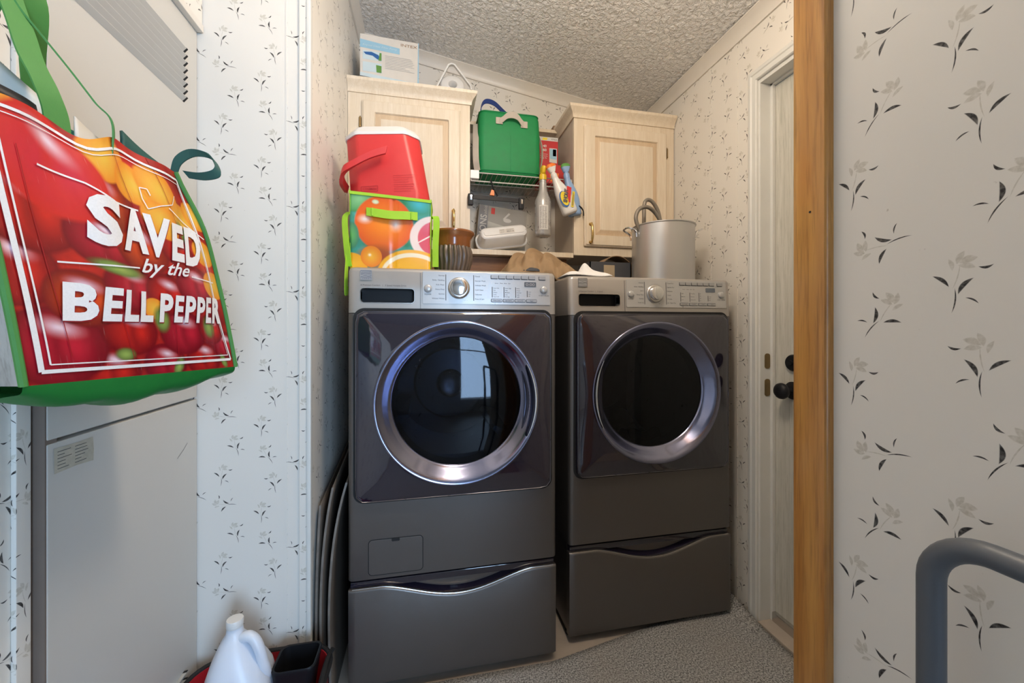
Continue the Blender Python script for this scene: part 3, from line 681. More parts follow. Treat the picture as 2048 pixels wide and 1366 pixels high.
    if washer: lettering([('0:00', 0.576, 1.3065, 0.0098, 0.031)], lambda x, y: g(x, yf(y) - 0.0034, y)).build('display_digits', 'button', lc, smooth=False)
    it = []
    if washer:
        Lc = ['Normal', 'Bulky / Bedding', 'Kids Wear', 'Heavy Duty', 'Sanitize', 'Whitest Whites']; Rc = ['Casual', 'Express Wash', 'Delicate Wash', 'Cold Clean', 'Delicates', 'Rinse & Spin']
        cols = [['Extra Hot', 'Hot', 'Warm', 'Cool', 'Tap Cold'], ['Extra High', 'High', 'Medium', 'Low', 'No Spin'], ['Extra', 'Heavy', 'Normal', 'Light', 'Light'], ['Loud', 'Soft', 'Off']]
        low = ['Wash Temp', 'Spin Speed', 'Soil Level', 'Signal']
    else:
        Lc = ['Normal', 'Bulky / Bedding', 'Jeans', 'Heavy Duty', 'Sanitize', 'Touch Up']; Rc = ['Timed Dry', 'Express Dry', 'Delicates', 'Casual', 'Wrinkle', 'Air / Rack Dry']
        cols = [['High', 'Medium', 'Low'], ['Very Dry', 'Normal', 'Damp Dry'], ['80', '60', '40', '20'], ['Loud', 'Soft', 'Off']]
        low = ['Dry Temp', 'Dryness', 'Timed', 'Signal']
    for k in range(6):
        z = 1.3325 - 0.0152 * k
        it.append((Lc[k], 0.300, z, 0.0045, None, 'R', 0.004, 0)); it.append((Rc[k], 0.401, z, 0.0045, None, 'L', 0.004, 0))
    for q, cc in enumerate(cols):
        for k, s_ in enumerate(cc): it.append((s_, 0.463 + 0.0405 * q, (1.295 if q < 3 else 1.284) - 0.0073 * k * (5 / max(len(cc), 3) if q < 3 else 1), 0.0036, None, 'L', 0.004, 0))
        it.append((low[q], 0.4739 + 0.0405 * q, 1.2530, 0.0036, None, 'C', 0.006, 0))
    it += [('POWER', 0.247, 1.2695, 0.0045, None, 'C', 0.004, 0), ('START / PAUSE', 0.640, 1.2715, 0.004, None, 'C', 0.004, 0), ('Sensor   Wash   Rinse   Spin', 0.468, 1.3115, 0.0034, None, 'L', 0.002, 0)]
    mb = lettering(it, lambda x, y: g(x, yf(y) - 0.0046 if False else yf(y) - 0.0019, y))
    low_lift = lettering([i for i in it if i[2] == 1.2530], lambda x, y: g(x, yf(y) - 0.0045, y)); mb.add(low_lift.v, low_lift.f)
    lines(mb, [(0.3045, 1.3385, 0.3045, 1.2525), (0.3965, 1.3385, 0.3965, 1.2525), (0.459, 1.3005, 0.459, 1.2645), (0.4995, 1.3005, 0.4995, 1.2645), (0.540, 1.3005, 0.540, 1.2645), (0.5805, 1.2895, 0.5805, 1.2675)], 0.0024, lambda x, y: g(x, yf(y) - 0.0020, y))
    lettering([('A Premium Comfort   |   3 Speed' if not washer else 'A Premium Comfort   |   3 Speed Variable Drive', 0.038, 1.2955, 0.0052, 0.095 if not washer else 0.140, 'L', 0.004, 0)], cm).build('slogan_lettering', 'ink', t, smooth=False)
    mb.build('control_lettering', 'ink', t, smooth=False, kind='stuff')
    # ---- door
    DR = (0.024, 0.662, 0.613, 1.2155)
    MB().prism(rrect(DR[0] - 0.007, DR[1] + 0.006, DR[2] - 0.006, DR[3] + 0.009, 0.034, 8), lambda x, y, d: g(x, d, y), -0.0035, 0.001).build('door_gap', 'rubber', t)
    cut(bpy.data.objects[[o for o in t.children if o.name.startswith('door_gap')][0].name], MB().prism(circ(CX, CZ, 0.235, 48), lambda x, y, d: g(x, d, y), -0.1, 0.1).build('cutter', 'dark', t))
    N = 120
    def rr_polar(a, inset, rad):
        x0, x1, y0, y1 = DR[0] + inset - CX, DR[1] - inset - CX, DR[2] + inset - CZ, DR[3] - inset - CZ
        ca, sa = cos(a), sin(a)
        lo, hi = 0.0, 0.6
        for _ in range(26):
            m = (lo + hi) / 2; x, y = m * ca, m * sa
            dx = max(x0 + rad - x, x - (x1 - rad), 0); dy = max(y0 + rad - y, y - (y1 - rad), 0)
            ins = x0 <= x <= x1 and y0 <= y <= y1 and dx * dx + dy * dy <= rad * rad
            if ins: lo = m
            else: hi = m
        return lo
    # angles: dense at the corners
    angs = [2 * pi * k / N for k in range(N)]
    ring = lambda f, y: [g(CX + f(a) * cos(a), y, CZ + f(a) * sin(a)) for a in angs]
    q1 = ring(lambda a: rr_polar(a, 0.0, 0.030), -0.004); q2 = ring(lambda a: rr_polar(a, 0.0, 0.030), -0.013); q3 = ring(lambda a: rr_polar(a, 0.003, 0.028), -0.0165)
    q4 = ring(lambda a: rr_polar(a, 0.012, 0.022), -0.020); q5 = ring(lambda a: 0.272, -0.0265); q6 = ring(lambda a: 0.266, -0.028); q7 = ring(lambda a: 0.264, -0.010)
    MB().loft([q1, q2, q3, q4, q5, q6, q7], True, False, False).build('door_panel', 'gloss_dark', t, ang=50)
    mb = MB(); mb.tube([p + Vector((0, -0.0004, 0)) for p in q3], 0.0011, 6, closed=True); mb.build('door_edge_trim', 'edge_trim', t)
    C = lambda r, y: [g(CX + r * cos(a), y, CZ + r * sin(a)) for a in angs]
    rg = MB().loft([C(0.268, -0.024), C(0.268, -0.030), C(0.2655, -0.033), C(0.261, -0.033), C(0.252, -0.027), C(0.240, -0.015), C(0.228, -0.001), C(0.219, 0.008), C(0.214, 0.011), C(0.2125, 0.016)], True, False, False).build('door_ring', 'ring', t, ang=60)
    # handle in the ring: scoop and bright lip
    s_ = 1 if washer else -1
    def arc(r, y, k, n=24, span=radians(29)):
        th = -span + 2 * span * k / n; return g(CX + s_ * r * cos(th), y, CZ + r * sin(th))
    def scoop(u, v):
        th = (-1 + 2 * u); w = sqrt(max(0, 1 - th * th)); a = th * radians(28)
        r = 0.2545 - (0.034) * v * (0.25 + 0.75 * w)
        y = -0.0315 + 0.024 * v + 0.0 + 0.010 * sin(pi * v) * w - 0.003 * (1 - v)
        return g(CX + s_ * r * cos(a), y, CZ + r * sin(a))
    MB().grid(scoop, 24, 8).build('handle_scoop', 'ring_dark', rg, solid=0.001)
    path = [arc(0.2565, -0.0345 - 0.004 * sin(pi * k / 24), k) for k in range(25)]
    MB().tube(path, [0.0010 + 0.0036 * sin(pi * k / 24) for k in range(25)], 8).build('door_handle', 'chrome', rg)
    # glass and what is behind it
    MB().loft([C(0.2135, 0.013), C(0.195, 0.011), C(0.15, 0.009), C(0.10, 0.0078), C(0.05, 0.0072), C(0.012, 0.007)], True, False, True).build('door_glass', 'door_glass', t, ang=60)
    dm = MB().loft([C(0.2125, 0.016), C(0.205, 0.06), C(0.232, 0.07), C(0.232, 0.50)], True, False, False).build('drum', 'drum', t)
    MB().loft([C(0.232, 0.50), C(0.16, 0.49), C(0.15, 0.475), C(0.075, 0.470), C(0.012, 0.470)], True, False, True).build('drum_back', 'drum', dm)
    if washer:
        MB().loft([C(0.062, 0.470), C(0.062, 0.455), C(0.055, 0.447), C(0.045, 0.452), C(0.01, 0.452)], True, False, True).build('drum_hub', 'satin', dm)
        for k in range(3):
            a = radians(200 + 120 * k); m = Matrix.Translation(g(CX, 0, CZ)) @ Matrix.Rotation(-a, 4, 'Y')
            MB().loft([[m @ Vector((0.23, y, -w)), m @ Vector((0.175, y, -w * 0.3)), m @ Vector((0.175, y, w * 0.3)), m @ Vector((0.23, y, w))] for y, w in ((0.09, 0.02), (0.46, 0.035))]).build('drum_vane', 'drum', dm)
    else:
        MB().grid(lambda u, v: g(CX + 0.005 + 0.14 * (u - 0.5), 0.07 + 0.05 * v, CZ - 0.205 + 0.035 * sin(pi * v) + 0.01 * sin(9 * u)), 10, 6).build('lint_grille', 'btn_shadow', dm)
        cl = MB().grid(lambda u, v: g(CX - 0.01 + 0.13 * (u - 0.5), 0.16 + 0.15 * v, CZ - 0.20 + 0.085 * sin(pi * u) * sin(pi * (0.15 + 0.8 * v)) + 0.012 * sin(14 * u + 5 * v)), 18, 14)
        cl.build('damp_cloth', 'white_cloth', label='white crumpled cloth inside the dryer drum', cat='cloth', solid=0.003)
    if washer:
        fr = (0.0635, 0.2295, 0.377, 0.487)
        f = MB().prism(rrect(fr[0] - 0.0022, fr[1] + 0.0022, fr[2] - 0.0022, fr[3] + 0.0022, 0.013), lambda x, y, d: g(x, d, y), -0.0007, 0.001).build('filter_gap', 'rubber', t)
        f = MB().prism(rrect(*fr, 0.011), lambda x, y, d: g(x, d, y), -0.0018, 0.001).build('filter_door', 'graphite', t, bevel=0.0008)
        MB().prism(rrect(0.133, 0.158, 0.479, 0.4885, 0.003, 3), lambda x, y, d: g(x, d, y), -0.0026, 0.0).build('filter_latch', 'rubber', f)
    # ---- pedestal drawer
    MB().loft([[g(x, y, z) for x, y in rrect(0.004, WD - 0.004, 0.030, DP - 0.01, 0.012, 4)] for z in (0.03, ZB - 0.004)]).build('pedestal', 'graphite', t)
    def top(x):
        s2 = (x - 0.10) / (0.60 - 0.10)
        return 0.337 - (0.052 * sin(pi * min(1, max(0, s2))) ** 1.5 if 0 < s2 < 1 else 0)
    xs = [0.002 + (WD - 0.004) * k / 60 for k in range(61)]
    rings = []
    for x in xs:
        z = top(x); e = 0.004 if x < 0.004 or x > WD - 0.004 else 0
        rings.append([g(x, 0.032, 0.026), g(x, 0.006 + e, 0.026), g(x, -0.002 + e, 0.032), g(x, -0.004 + e, z - 0.008), g(x, -0.002 + e, z - 0.002), g(x, 0.003 + e, z), g(x, 0.009, z - 0.001), g(x, 0.032, z - 0.006)])
    df = MB().loft(rings).build('drawer_front', 'graphite', t, ang=50)
    mb = MB(); mb.tube([g(x, 0.0012, top(x) - 0.0006) for x in xs[1:-1]], 0.0022, 8); mb.build('drawer_lip', 'satin', df)
    def sc(u, v):
        x = 0.10 + 0.50 * u; w = max(0, sin(pi * u)) ** 1.2
        y = 0.008 + 0.022 * v + 0.03 * w * sin(pi * v); z0 = top(x) - 0.004
        return g(x, min(y, 0.05), z0 + (0.345 - z0) * v)
    MB().grid(sc, 40, 8).build('drawer_scoop', 'gloss_dark', df)
    bx(X0 + 0.006, X0 + WD - 0.006, Y0 + 0.012, Y0 + 0.06, 0.330, 0.3525).build('drawer_rail', 'gloss_dark', t, bevel=0.003)
    for x in (0.03, WD - 0.03):
        for y in (0.06, DP - 0.06):
            MB().lathe([(0.022, 0.0), (0.022, 0.012), (0.012, 0.016), (0.012, 0.032)], g(x, y, 0), 16).build('foot', 'rubber', t)
    return t
machine(-0.2436, 1.334, True)
machine(0.5085, 1.388, False)
ZTOP = 1.356

# ================================================================== wall cabinets
CF = 1.89; CZ0, CZ1 = 1.527, 2.225
def cabinet(x0, x1, hinge_left, label):
    t = thing('wall_cabinet', ((x0 + x1) / 2, 2.05, CZ0), label, 'cabinet')
    MB().box(x0 + 0.001, x1 - 0.001, CF + 0.018, YB - 0.002, CZ0, CZ1).build('carcass', 'cab_side', t, bevel=0.001)
    # face frame: two stiles, two rails
    sw = 0.075
    for a, b in ((x0, x0 + sw), (x1 - sw, x1)): bx(a, b, CF, CF + 0.018, CZ0, CZ1).build('stile', 'pickled', t, bevel=0.0008)
    for a, b in ((CZ0, CZ0 + 0.05), (CZ1 - 0.055, CZ1)): bx(x0 + sw, x1 - sw, CF, CF + 0.0178, a, b).build('rail', 'pickled', t, bevel=0.0008)
    # crown
    prof = [(0, -0.012), (0.006, -0.012), (0.008, 0.0), (0.013, 0.012), (0.024, 0.024), (0.030, 0.032), (0.032, 0.044), (0, 0.044)]
    ex0 = hinge_left and x0 <= XA + 0.01; ex1 = x1 >= XR - 0.02
    rings = []
    for a, b in prof:
        z = CZ1 + b
        L = x0 if ex0 else x0 - a; Rr = x1 if ex1 else x1 + a
        rings.append([Vector((L, YB - 0.002, z)), Vector((L, CF - a, z)), Vector((Rr, CF - a, z)), Vector((Rr, YB - 0.002, z))])
    MB().loft(rings).build('crown_moulding', 'pickled', t, ang=25)
    # door: stiles, rails, bevelled raised panel
    dx0, dx1, dz0, dz1 = x0 + 0.062, x1 - 0.062, CZ0 + 0.045, CZ1 - 0.045
    if hinge_left: dx0, dx1 = x0 + 0.060, x1 - 0.045
    else: dx0, dx1 = x0 + 0.050, x1 - 0.050
    d = MB().loft([[Vector((x, CF - y, z)) for x, z in rrect(dx0 + e, dx1 - e, dz0 + e, dz1 - e, 0.006, 2)] for e, y in ((0, 0.0), (0, 0.010), (0.002, 0.013), (0.006, 0.0145), (0.007, 0.018), (0.009, 0.0195))], True, False, False)
    fr = 0.055
    o4 = rrect(dx0 + 0.009, dx1 - 0.009, dz0 + 0.009, dz1 - 0.009, 0.006, 2); i4 = rrect(dx0 + fr, dx1 - fr, dz0 + fr, dz1 - fr, 0.004, 2); j4 = rrect(dx0 + fr + 0.003, dx1 - fr - 0.003, dz0 + fr + 0.003, dz1 - fr - 0.003, 0.003, 2)
    d.loft([[Vector((x, CF - 0.0195, z)) for x, z in o4], [Vector((x, CF - 0.0195, z)) for x, z in i4], [Vector((x, CF - 0.011, z)) for x, z in j4]], True, False, False)
    dd = d.build('door', 'pickled', t, ang=25)
    k4 = rrect(dx0 + fr + 0.030, dx1 - fr - 0.030, dz0 + fr + 0.030, dz1 - fr - 0.030, 0.003, 2); k5 = rrect(dx0 + fr + 0.027, dx1 - fr - 0.027, dz0 + fr + 0.027, dz1 - fr - 0.027, 0.003, 2)
    MB().loft([[Vector((x, CF - 0.0105, z)) for x, z in j4], [Vector((x, CF - 0.017, z)) for x, z in k5]], True, False, False).build('panel_bevel', 'pickled_dark', dd, ang=20)
    MB().loft([[Vector((x, CF - 0.017, z)) for x, z in k5], [Vector((x, CF - 0.0185, z)) for x, z in k4]], True, False, True).build('door_panel', 'pickled', dd, ang=20)
    hx = dx1 - 0.034 if hinge_left else dx0 + 0.030
    hz = 1.66 if hinge_left else 1.635
    h = MB()
    for s_ in (-1, 1):
        h.lathe([(0.009, 0), (0.008, 0.003), (0.005, 0.006), (0.0045, 0.018)], n=14, M4=Matrix.Translation((hx, CF - 0.0195, hz + s_ * 0.045)) @ Matrix.Rotation(pi / 2, 4, 'X'))
    h.tube(bez((hx, CF - 0.036, hz - 0.05), (hx, CF - 0.05, hz - 0.02), (hx, CF - 0.05, hz + 0.02), (hx, CF - 0.036, hz + 0.05)), [0.003, 0.0045, 0.0055, 0.006, 0.006, 0.006, 0.006, 0.006, 0.006, 0.006, 0.0055, 0.0045, 0.003], 10)
    h.build('handle', 'brass', dd)
    for z in (dz1 - 0.10, dz0 + 0.09):
        x = dx0 - 0.008 if hinge_left else dx1 + 0.008
        MB().prism([(x + a, z + b) for a, b in ((-0.006, -0.022), (0, -0.031), (0.006, -0.022), (0.006, 0.022), (0, 0.031), (-0.006, 0.022))], lambda x_, y_, d_: Vector((x_, d_, y_)), CF - 0.003, CF).build('hinge', 'oldbrass', t)
        MB().tube([(x, CF - 0.006, z - 0.021), (x, CF - 0.006, z + 0.021)], 0.0035, 8).build('hinge', 'oldbrass', t)
    return t
cabinet(XA + 0.001, 0.199, True, 'whitewashed oak wall cabinet at left, behind the red cooler')
cabinet(0.718, XR - 0.004, False, 'whitewashed oak wall cabinet at right, above the stockpot')
# bottom shelf board, small upper shelf, brown plank
bx(0.2, 0.717, CF + 0.004, YB - 0.002, 1.514, 1.538).build('shelf_board', 'pickled', bevel=0.001, label='pale shelf board spanning between the two wall cabinets', cat='shelf')
bx(0.2, 0.717, 2.11, YB - 0.002, 2.238, 2.256).build('shelf_board', 'pickled', bevel=0.001, label='narrow high shelf strip behind the green cooler bag', cat='shelf')
bx(XA + 0.1, 0.70, 1.945, 1.963, 1.357, 1.512).build('wood_plank', 'plank', bevel=0.002, label='brown wooden plank on the wall behind the washing machine', cat='plank')
a = PY(1108, 243, 2.14)
bx(a.x - 0.01, a.x + 0.055, 2.12, 2.18, 2.2565, 2.285).build('small_carton', 'card', bevel=0.001, label='small brown carton on the high shelf strip', cat='box')

# ================================================================== wire shelf
ws = thing('wire_shelf', (0.46, 2.04, 1.86), 'white coated wire shelf between the two wall cabinets', 'shelf')
SZ = 1.905; SY0, SY1 = 1.905, 2.19
MB().tube([(0.204, SY0, SZ), (0.712, SY0, SZ)], 0.003, 8).build('front_rail', 'wire', ws)
MB().tube([(0.204, SY0 - 0.004, SZ - 0.042), (0.712, SY0 - 0.004, SZ - 0.042)], 0.0034, 8).build('lip_rail', 'wire', ws)
MB().tube([(0.204, SY1, SZ), (0.712, SY1, SZ)], 0.003, 8).build('back_rail', 'wire', ws)
MB().tube([(0.204, 2.05, SZ - 0.004), (0.712, 2.05, SZ - 0.004)], 0.003, 8).build('middle_rail', 'wire', ws)
for k in range(21):
    x = 0.214 + 0.0245 * k
    MB().tube([(x, SY1 + 0.004, SZ + 0.003), (x, SY0 + 0.002, SZ + 0.003), (x, SY0 - 0.005, SZ - 0.002)], 0.0017, 6).build('wire', 'wire', ws)
for x in (0.205, 0.545, 0.711):
    MB().tube([(x, SY0, SZ), (x, SY0 - 0.004, SZ - 0.042)], 0.003, 6).build('end_wire', 'wire', ws)
bx(0.2005, 0.243, SY0 - 0.012, SY0 + 0.012, SZ - 0.032, SZ + 0.008).build('wall_bracket', 'white_pl', ws, bevel=0.002)

# ================================================================== green cooler bag
gb = thing('cooler_bag', (0.39, 2.0, SZ), 'green cube-shaped cooler bag with beige webbing handles on the wire shelf', 'cooler bag')
gx0, gx1, gy0, gy1, gz0, gz1 = 0.243, 0.552, 1.912, 2.098, SZ + 0.006, 2.226
def gring(z, e, r=0.03): return [Vector((x, y, z)) for x, y in rrect(gx0 + e, gx1 - e, gy0 + e, gy1 - e, r, 5)]
def lump(r, z, a): return r
mb = MB().loft([gring(gz0, 0.008), gring(gz0 + 0.004, 0.002), gring(gz0 + 0.015, 0), gring(gz0 + 0.1, -0.002), gring(gz0 + 0.2, -0.001), gring(gz1 - 0.03, 0.003), gring(gz1 - 0.012, 0.007), gring(gz1 - 0.003, 0.016, 0.024), gring(gz1, 0.03, 0.02)])
mb.build('body', 'green', gb, ang=60)
mb = MB()
for z in (gz0 + 0.014, gz1 - 0.012): mb.tube([p + Vector((0, 0, 0)) for p in gring(z, -0.001 if z < 2 else 0.006)], 0.0028, 6, closed=True)
mb.tube([(0.4, gy0 - 0.0005, gz0 + 0.016), (0.4, gy0 - 0.0015, gz0 + 0.19)], 0.001, 6)
mb.build('piping', 'green', gb)
hx = 0.405; hz = gz1 - 0.062
for s_, z_ in ((-1, 0.012), (1, -0.012)):
    bx(hx + s_ * 0.062 - 0.017, hx + s_ * 0.062 + 0.017, gy0 - 0.0045, gy0 - 0.0005, hz - 0.016 + z_ * 0.3, hz + 0.016 + z_ * 0.3).build('handle_tab', 'beige_web', gb, bevel=0.001)
    for q in (-0.008, 0.008): MB().lathe([(0.0026, 0), (0.002, 0.0015)], n=8, M4=Matrix.Translation((hx + s_ * 0.055, gy0 - 0.0045, hz + q + z_ * 0.3)) @ Matrix.Rotation(pi / 2, 4, 'X')).build('rivet', 'brass', gb)
MB().ribbon(spline([(hx - 0.06, gy0 - 0.006, hz), (hx - 0.045, gy0 - 0.012, hz + 0.008), (hx - 0.025, gy0 - 0.022, hz + 0.022), (hx, gy0 - 0.026, hz + 0.025), (hx + 0.025, gy0 - 0.022, hz + 0.020), (hx + 0.045, gy0 - 0.012, hz + 0.004), (hx + 0.06, gy0 - 0.006, hz - 0.006)]), (0, -0.25, 1), 0.027, 0.003).build('carry_handle', 'beige_web', gb)
mb = MB(); mb.ribbon(spline([(gx0 - 0.006, gy0 + 0.06, gz1 - 0.055), (gx0 - 0.012, gy0 + 0.02, gz1 - 0.15), (gx0 - 0.014, gy0 - 0.002, gz1 - 0.25), (gx0 - 0.006, gy0 + 0.01, gz0 + 0.012)]), (1, -0.5, 0), 0.03, 0.002)
mb.ribbon(spline([(gx1 + 0.003, gy0 + 0.06, gz1 - 0.075), (gx1 + 0.010, gy0 + 0.02, gz1 - 0.15), (gx1 + 0.010, gy0 + 0.01, gz1 - 0.22), (gx1 + 0.003, gy0 + 0.04, gz0 + 0.03)]), (0.25, -1, 0), 0.014, 0.002); mb.build('side_strap', 'beige_web', gb)
# blue strap lying behind the cooler bag top
MB().ribbon(spline([(0.262, 1.97, 2.212), (0.262, 1.965, 2.255), (0.285, 1.97, 2.288), (0.33, 1.98, 2.288), (0.38, 2.0, 2.262), (0.43, 2.02, 2.236)]), [(0.15, 0.55, 0.8)] * 31, 0.045, 0.003).build('webbing_strap', 'navy', label='navy blue webbing loop on top of the green cooler bag', cat='strap')

# ================================================================== bulb cartons
def carton(x0, x1, y0, y1, z0, z1, mat, label, name='light_bulb_carton', cat='box', group=None):
    t = thing(name, ((x0 + x1) / 2, (y0 + y1) / 2, z0), label, cat, group)
    bx(x0, x1, y0, y1, z0, z1).build('carton_body', mat, t, bevel=0.0012)
    return t
zb = SZ + 0.0065
lowb = carton(0.566, 0.706, 1.985, 2.07, zb, 2.010, 'carton_red', 'red and orange carton lying at the bottom of the bulb carton stack')
pm = planemap((0.566, 1.985, zb), (1, 0, 0), (0, 0, 1), 0.0006)
MB().flat([(0.06, 0.01), (0.1, 0.012), (0.105, 0.055), (0.055, 0.05)], pm).build('print_patch', 'orange', lowb, smooth=False)
lettering([('BULBS', 0.03, 0.075, 0.012, 0.05, 'L', 0.02, 0)], pm).build('print_lettering', 'label_pale', lowb, smooth=False)
up = carton(0.566, 0.668, 1.990, 2.06, 2.0105, 2.152, 'carton_red', 'red light bulb carton with blue picture panel, on top of its stack')
pm = planemap((0.566, 1.990, 2.0105), (1, 0, 0), (0, 0, 1), 0.0006)
MB().flat([(0, 0.122), (0.102, 0.122), (0.102, 0.1415), (0, 0.1415)], pm).build('top_band', 'label_pale', up, smooth=False)
MB().flat([(0.055, 0.012), (0.096, 0.009), (0.096, 0.085), (0.055, 0.085)], pm).build('picture', 'label_pale', up, smooth=False)
pm2 = planemap((0.566, 1.990, 2.0105), (1, 0, 0), (0, 0, 1), 0.0011)
MB().flat([(0.058, 0.030), (0.093, 0.028), (0.093, 0.082), (0.058, 0.082)], pm2).build('picture_sky', 'label_sky', up, smooth=False)
MB().flat([(0.074, 0.045), (0.092, 0.045), (0.092, 0.080), (0.074, 0.080)], pm2).build('picture_window', 'label_deep', up, smooth=False)
lettering([('40', 0.02, 0.088, 0.013, 0.02, 'L', 0.03, 0), ('60', 0.02, 0.068, 0.013, 0.02, 'L', 0.03, 0), ('soft white', 0.006, 0.05, 0.006, 0.04, 'L', 0, 0), ('light bulbs', 0.006, 0.04, 0.006, 0.04, 'L', 0, 0), ('long life', 0.006, 0.03, 0.006, 0.036, 'L', 0, 0)], pm).build('print_lettering', 'label_pale', up, smooth=False)
lettering([('4 Pack', 0.066, 0.128, 0.008, 0.032, 'L', 0.01, 0)], pm2).build('pack_lettering', 'ink', up, smooth=False)
MB().flat([(0.016, 0.125), (0.042, 0.125), (0.045, 0.137), (0.02, 0.137)], pm2).build('brand_patch', 'label_yel', up, smooth=False)
carton(0.572, 0.655, 2.065, 2.10, SZ + 0.0065, 2.178, 'carton_red', 'red carton standing behind the light bulb carton stack')

# ================================================================== spray bottles hanging on the wire shelf
def oriented(base, top, twist=0):
    base, top = Vector(base), Vector(top); zax = (top - base).normalized(); xax = Vector((1, 0, 0)); xax = (xax - zax * xax.dot(zax)).normalized(); yax = zax.cross(xax)
    m = Matrix((xax, yax, zax)).transposed().to_4x4(); m.translation = base; return m @ Matrix.Rotation(twist, 4, 'Z')
def oval(m, prof, n=28, sq=2.4):
    rings = []
    for z, rx, ry, ox in prof:
        ring = []
        for k in range(n):
            a = 2 * pi * k / n; c, s_ = cos(a), sin(a)
            ring.append(m @ Vector((ox + rx * math.copysign(abs(c) ** (2 / sq), c), ry * math.copysign(abs(s_) ** (2 / sq), s_), z)))
        rings.append(ring)
    return rings
def nozzle(m, z, mat, parent, trig=None, w=0.012, flip=1):
    mb = MB(); P = lambda x, y, zz: m @ Vector((x * flip, y, z + zz))
    mb.loft([[P(x, y, zz) for y, zz in ((-w, 0.0), (w, 0.0), (w, hgt), (w * 0.5, hgt + 0.006), (-w * 0.5, hgt + 0.006), (-w, hgt))] for x, hgt in ((-0.030, 0.020), (-0.020, 0.024), (0.01, 0.026), (0.034, 0.016), (0.040, 0.010))])
    o = mb.build('spray_head', mat, parent, ang=40)
    MB().ribbon([P(0.026, 0, 0.004), P(0.034, 0, -0.012), P(0.030, 0, -0.030), P(0.036, 0, -0.045)], (m.to_3x3() @ Vector((0, 1, 0))), 0.012, 0.005).build('trigger', trig or mat, o)
    return o
b0 = PY(1086, 474, 1.872); b1 = PY(1086, 336, 1.872)
H = (b1 - b0).length; m = oriented(b0, b1)
sb = thing('spray_bottle', b0, 'silver grey spray bottle with yellow nozzle hanging from the wire shelf', 'spray bottle')
MB().loft(oval(m, [(0, 0.030, 0.028, 0), (0.004, 0.037, 0.034, 0), (0.012, 0.039, 0.036, 0), (0.11, 0.039, 0.036, 0), (0.165, 0.040, 0.037, 0), (0.180, 0.037, 0.034, 0), (0.200, 0.028, 0.027, 0), (0.225, 0.020, 0.020, 0), (0.26, 0.0165, 0.0165, 0), (H - 0.058, 0.0155, 0.0155, 0)], sq=2.1)).build('body', 'bottle_grey', sb, ang=60)
MB().lathe([(0.018, H - 0.060), (0.018, H - 0.036), (0.013, H - 0.032), (0.013, H - 0.022)], n=20, M4=m).build('collar', 'yellow', sb)
mb = MB().loft(oval(m, [(H - 0.03, 0.010, 0.018, 0), (H - 0.012, 0.013, 0.028, 0), (H + 0.002, 0.012, 0.026, 0), (H + 0.006, 0.008, 0.018, 0)])); mb.build('spray_head', 'yellow', sb)
lm = lambda x, y: m @ Vector((0.040 * sin((x - 0.012) / 0.04), -0.0375 * cos((x - 0.012) / 0.04), y))
lab = MB().grid(lambda u, v: lm(-0.018 + 0.046 * u, 0.028 + 0.118 * v), 8, 4).build('label', 'label_pale', sb)
mb = MB(); lm2 = lambda x, y: m @ Vector((0.0408 * sin((x - 0.012) / 0.04), -0.0383 * cos((x - 0.012) / 0.04), y))
random.seed(3)
for r in range(17): lines(mb, [(-0.014 + 0.012 * q, 0.036 + r * 0.0062, -0.014 + 0.012 * q + random.uniform(0.006, 0.0105), 0.036 + r * 0.0062) for q in range(3)], 0.0016, lm2)
mb.build('label_print', 'ink', lab, smooth=False)

def trigger_bottle(bpx, tpx, Y, mat, headmat, neckmat, label, twist=0.0, wide=0.036):
    b0 = PY(*bpx, Y); b1 = PY(*tpx, Y); H = (b1 - b0).length; m = oriented(b0, b1, twist)
    t = thing('spray_bottle', b0, label, 'spray bottle')
    s = H / 0.255
    MB().loft(oval(m, [(0, wide * 0.8, 0.022, 0), (0.005, wide * 0.97, 0.027, 0), (0.015, wide, 0.028, 0), (0.075 * s, wide * 1.02, 0.028, 0), (0.11 * s, wide * 0.93, 0.027, -0.002), (0.145 * s, wide * 0.66, 0.022, -0.006), (0.170 * s, wide * 0.45, 0.016, -0.009), (0.190 * s, 0.0135, 0.0135, -0.010)], sq=2.6)).build('body', mat, t, ang=60)
    m2 = m @ Matrix.Translation((-0.010, 0, 0))
    MB().lathe([(0.0155, 0.186 * s), (0.0155, 0.205 * s), (0.012, 0.209 * s), (0.011, 0.222 * s)], n=20, M4=m2).build('collar', neckmat, t)
    MB().loft(oval(m2, [(0.215 * s, 0.013, 0.012, 0), (0.228 * s, 0.019, 0.014, 0.001), (0.240 * s, 0.024, 0.0155, 0.002)], sq=2.8)).build('shroud', neckmat, t, ang=50)
    hd_ = MB().loft(oval(m2, [(0.2395 * s, 0.025, 0.016, 0.002), (0.248 * s, 0.024, 0.0155, 0.002), (0.256 * s, 0.016, 0.011, 0.001)], sq=2.6)).build('spray_head', headmat, t, ang=50)
    return t, m, s
t, m, s = trigger_bottle((1141, 428), (1103, 328), 1.845, 'bottle_white', 'orange', 'bottle_white', 'white stain remover spray bottle with orange head and red, yellow and blue label', wide=0.038)
fm = lambda lift: (lambda x, y: m @ Vector((x, -0.0287 - lift + 1.5 * x * x, y)))
ca, sa = cos(radians(12)), sin(radians(12))
def rot(fn, ox, oy, a):
    c_, s_ = cos(radians(a)), sin(radians(a)); return lambda x, y: fn(ox + x * c_ - y * s_, oy + x * s_ + y * c_)
MB().flat(circ(-0.015, 0.072, 0.022, 24, 0.040), fm(0.0006)).build('label_swirl', 'label_blue', t, smooth=False)
MB().flat(circ(-0.012, 0.074, 0.0185, 24, 0.034), fm(0.0010)).build('label_swirl', 'label_yel', t, smooth=False)
L2 = rot(fm(0.0018), 0.002, 0.078, 62)
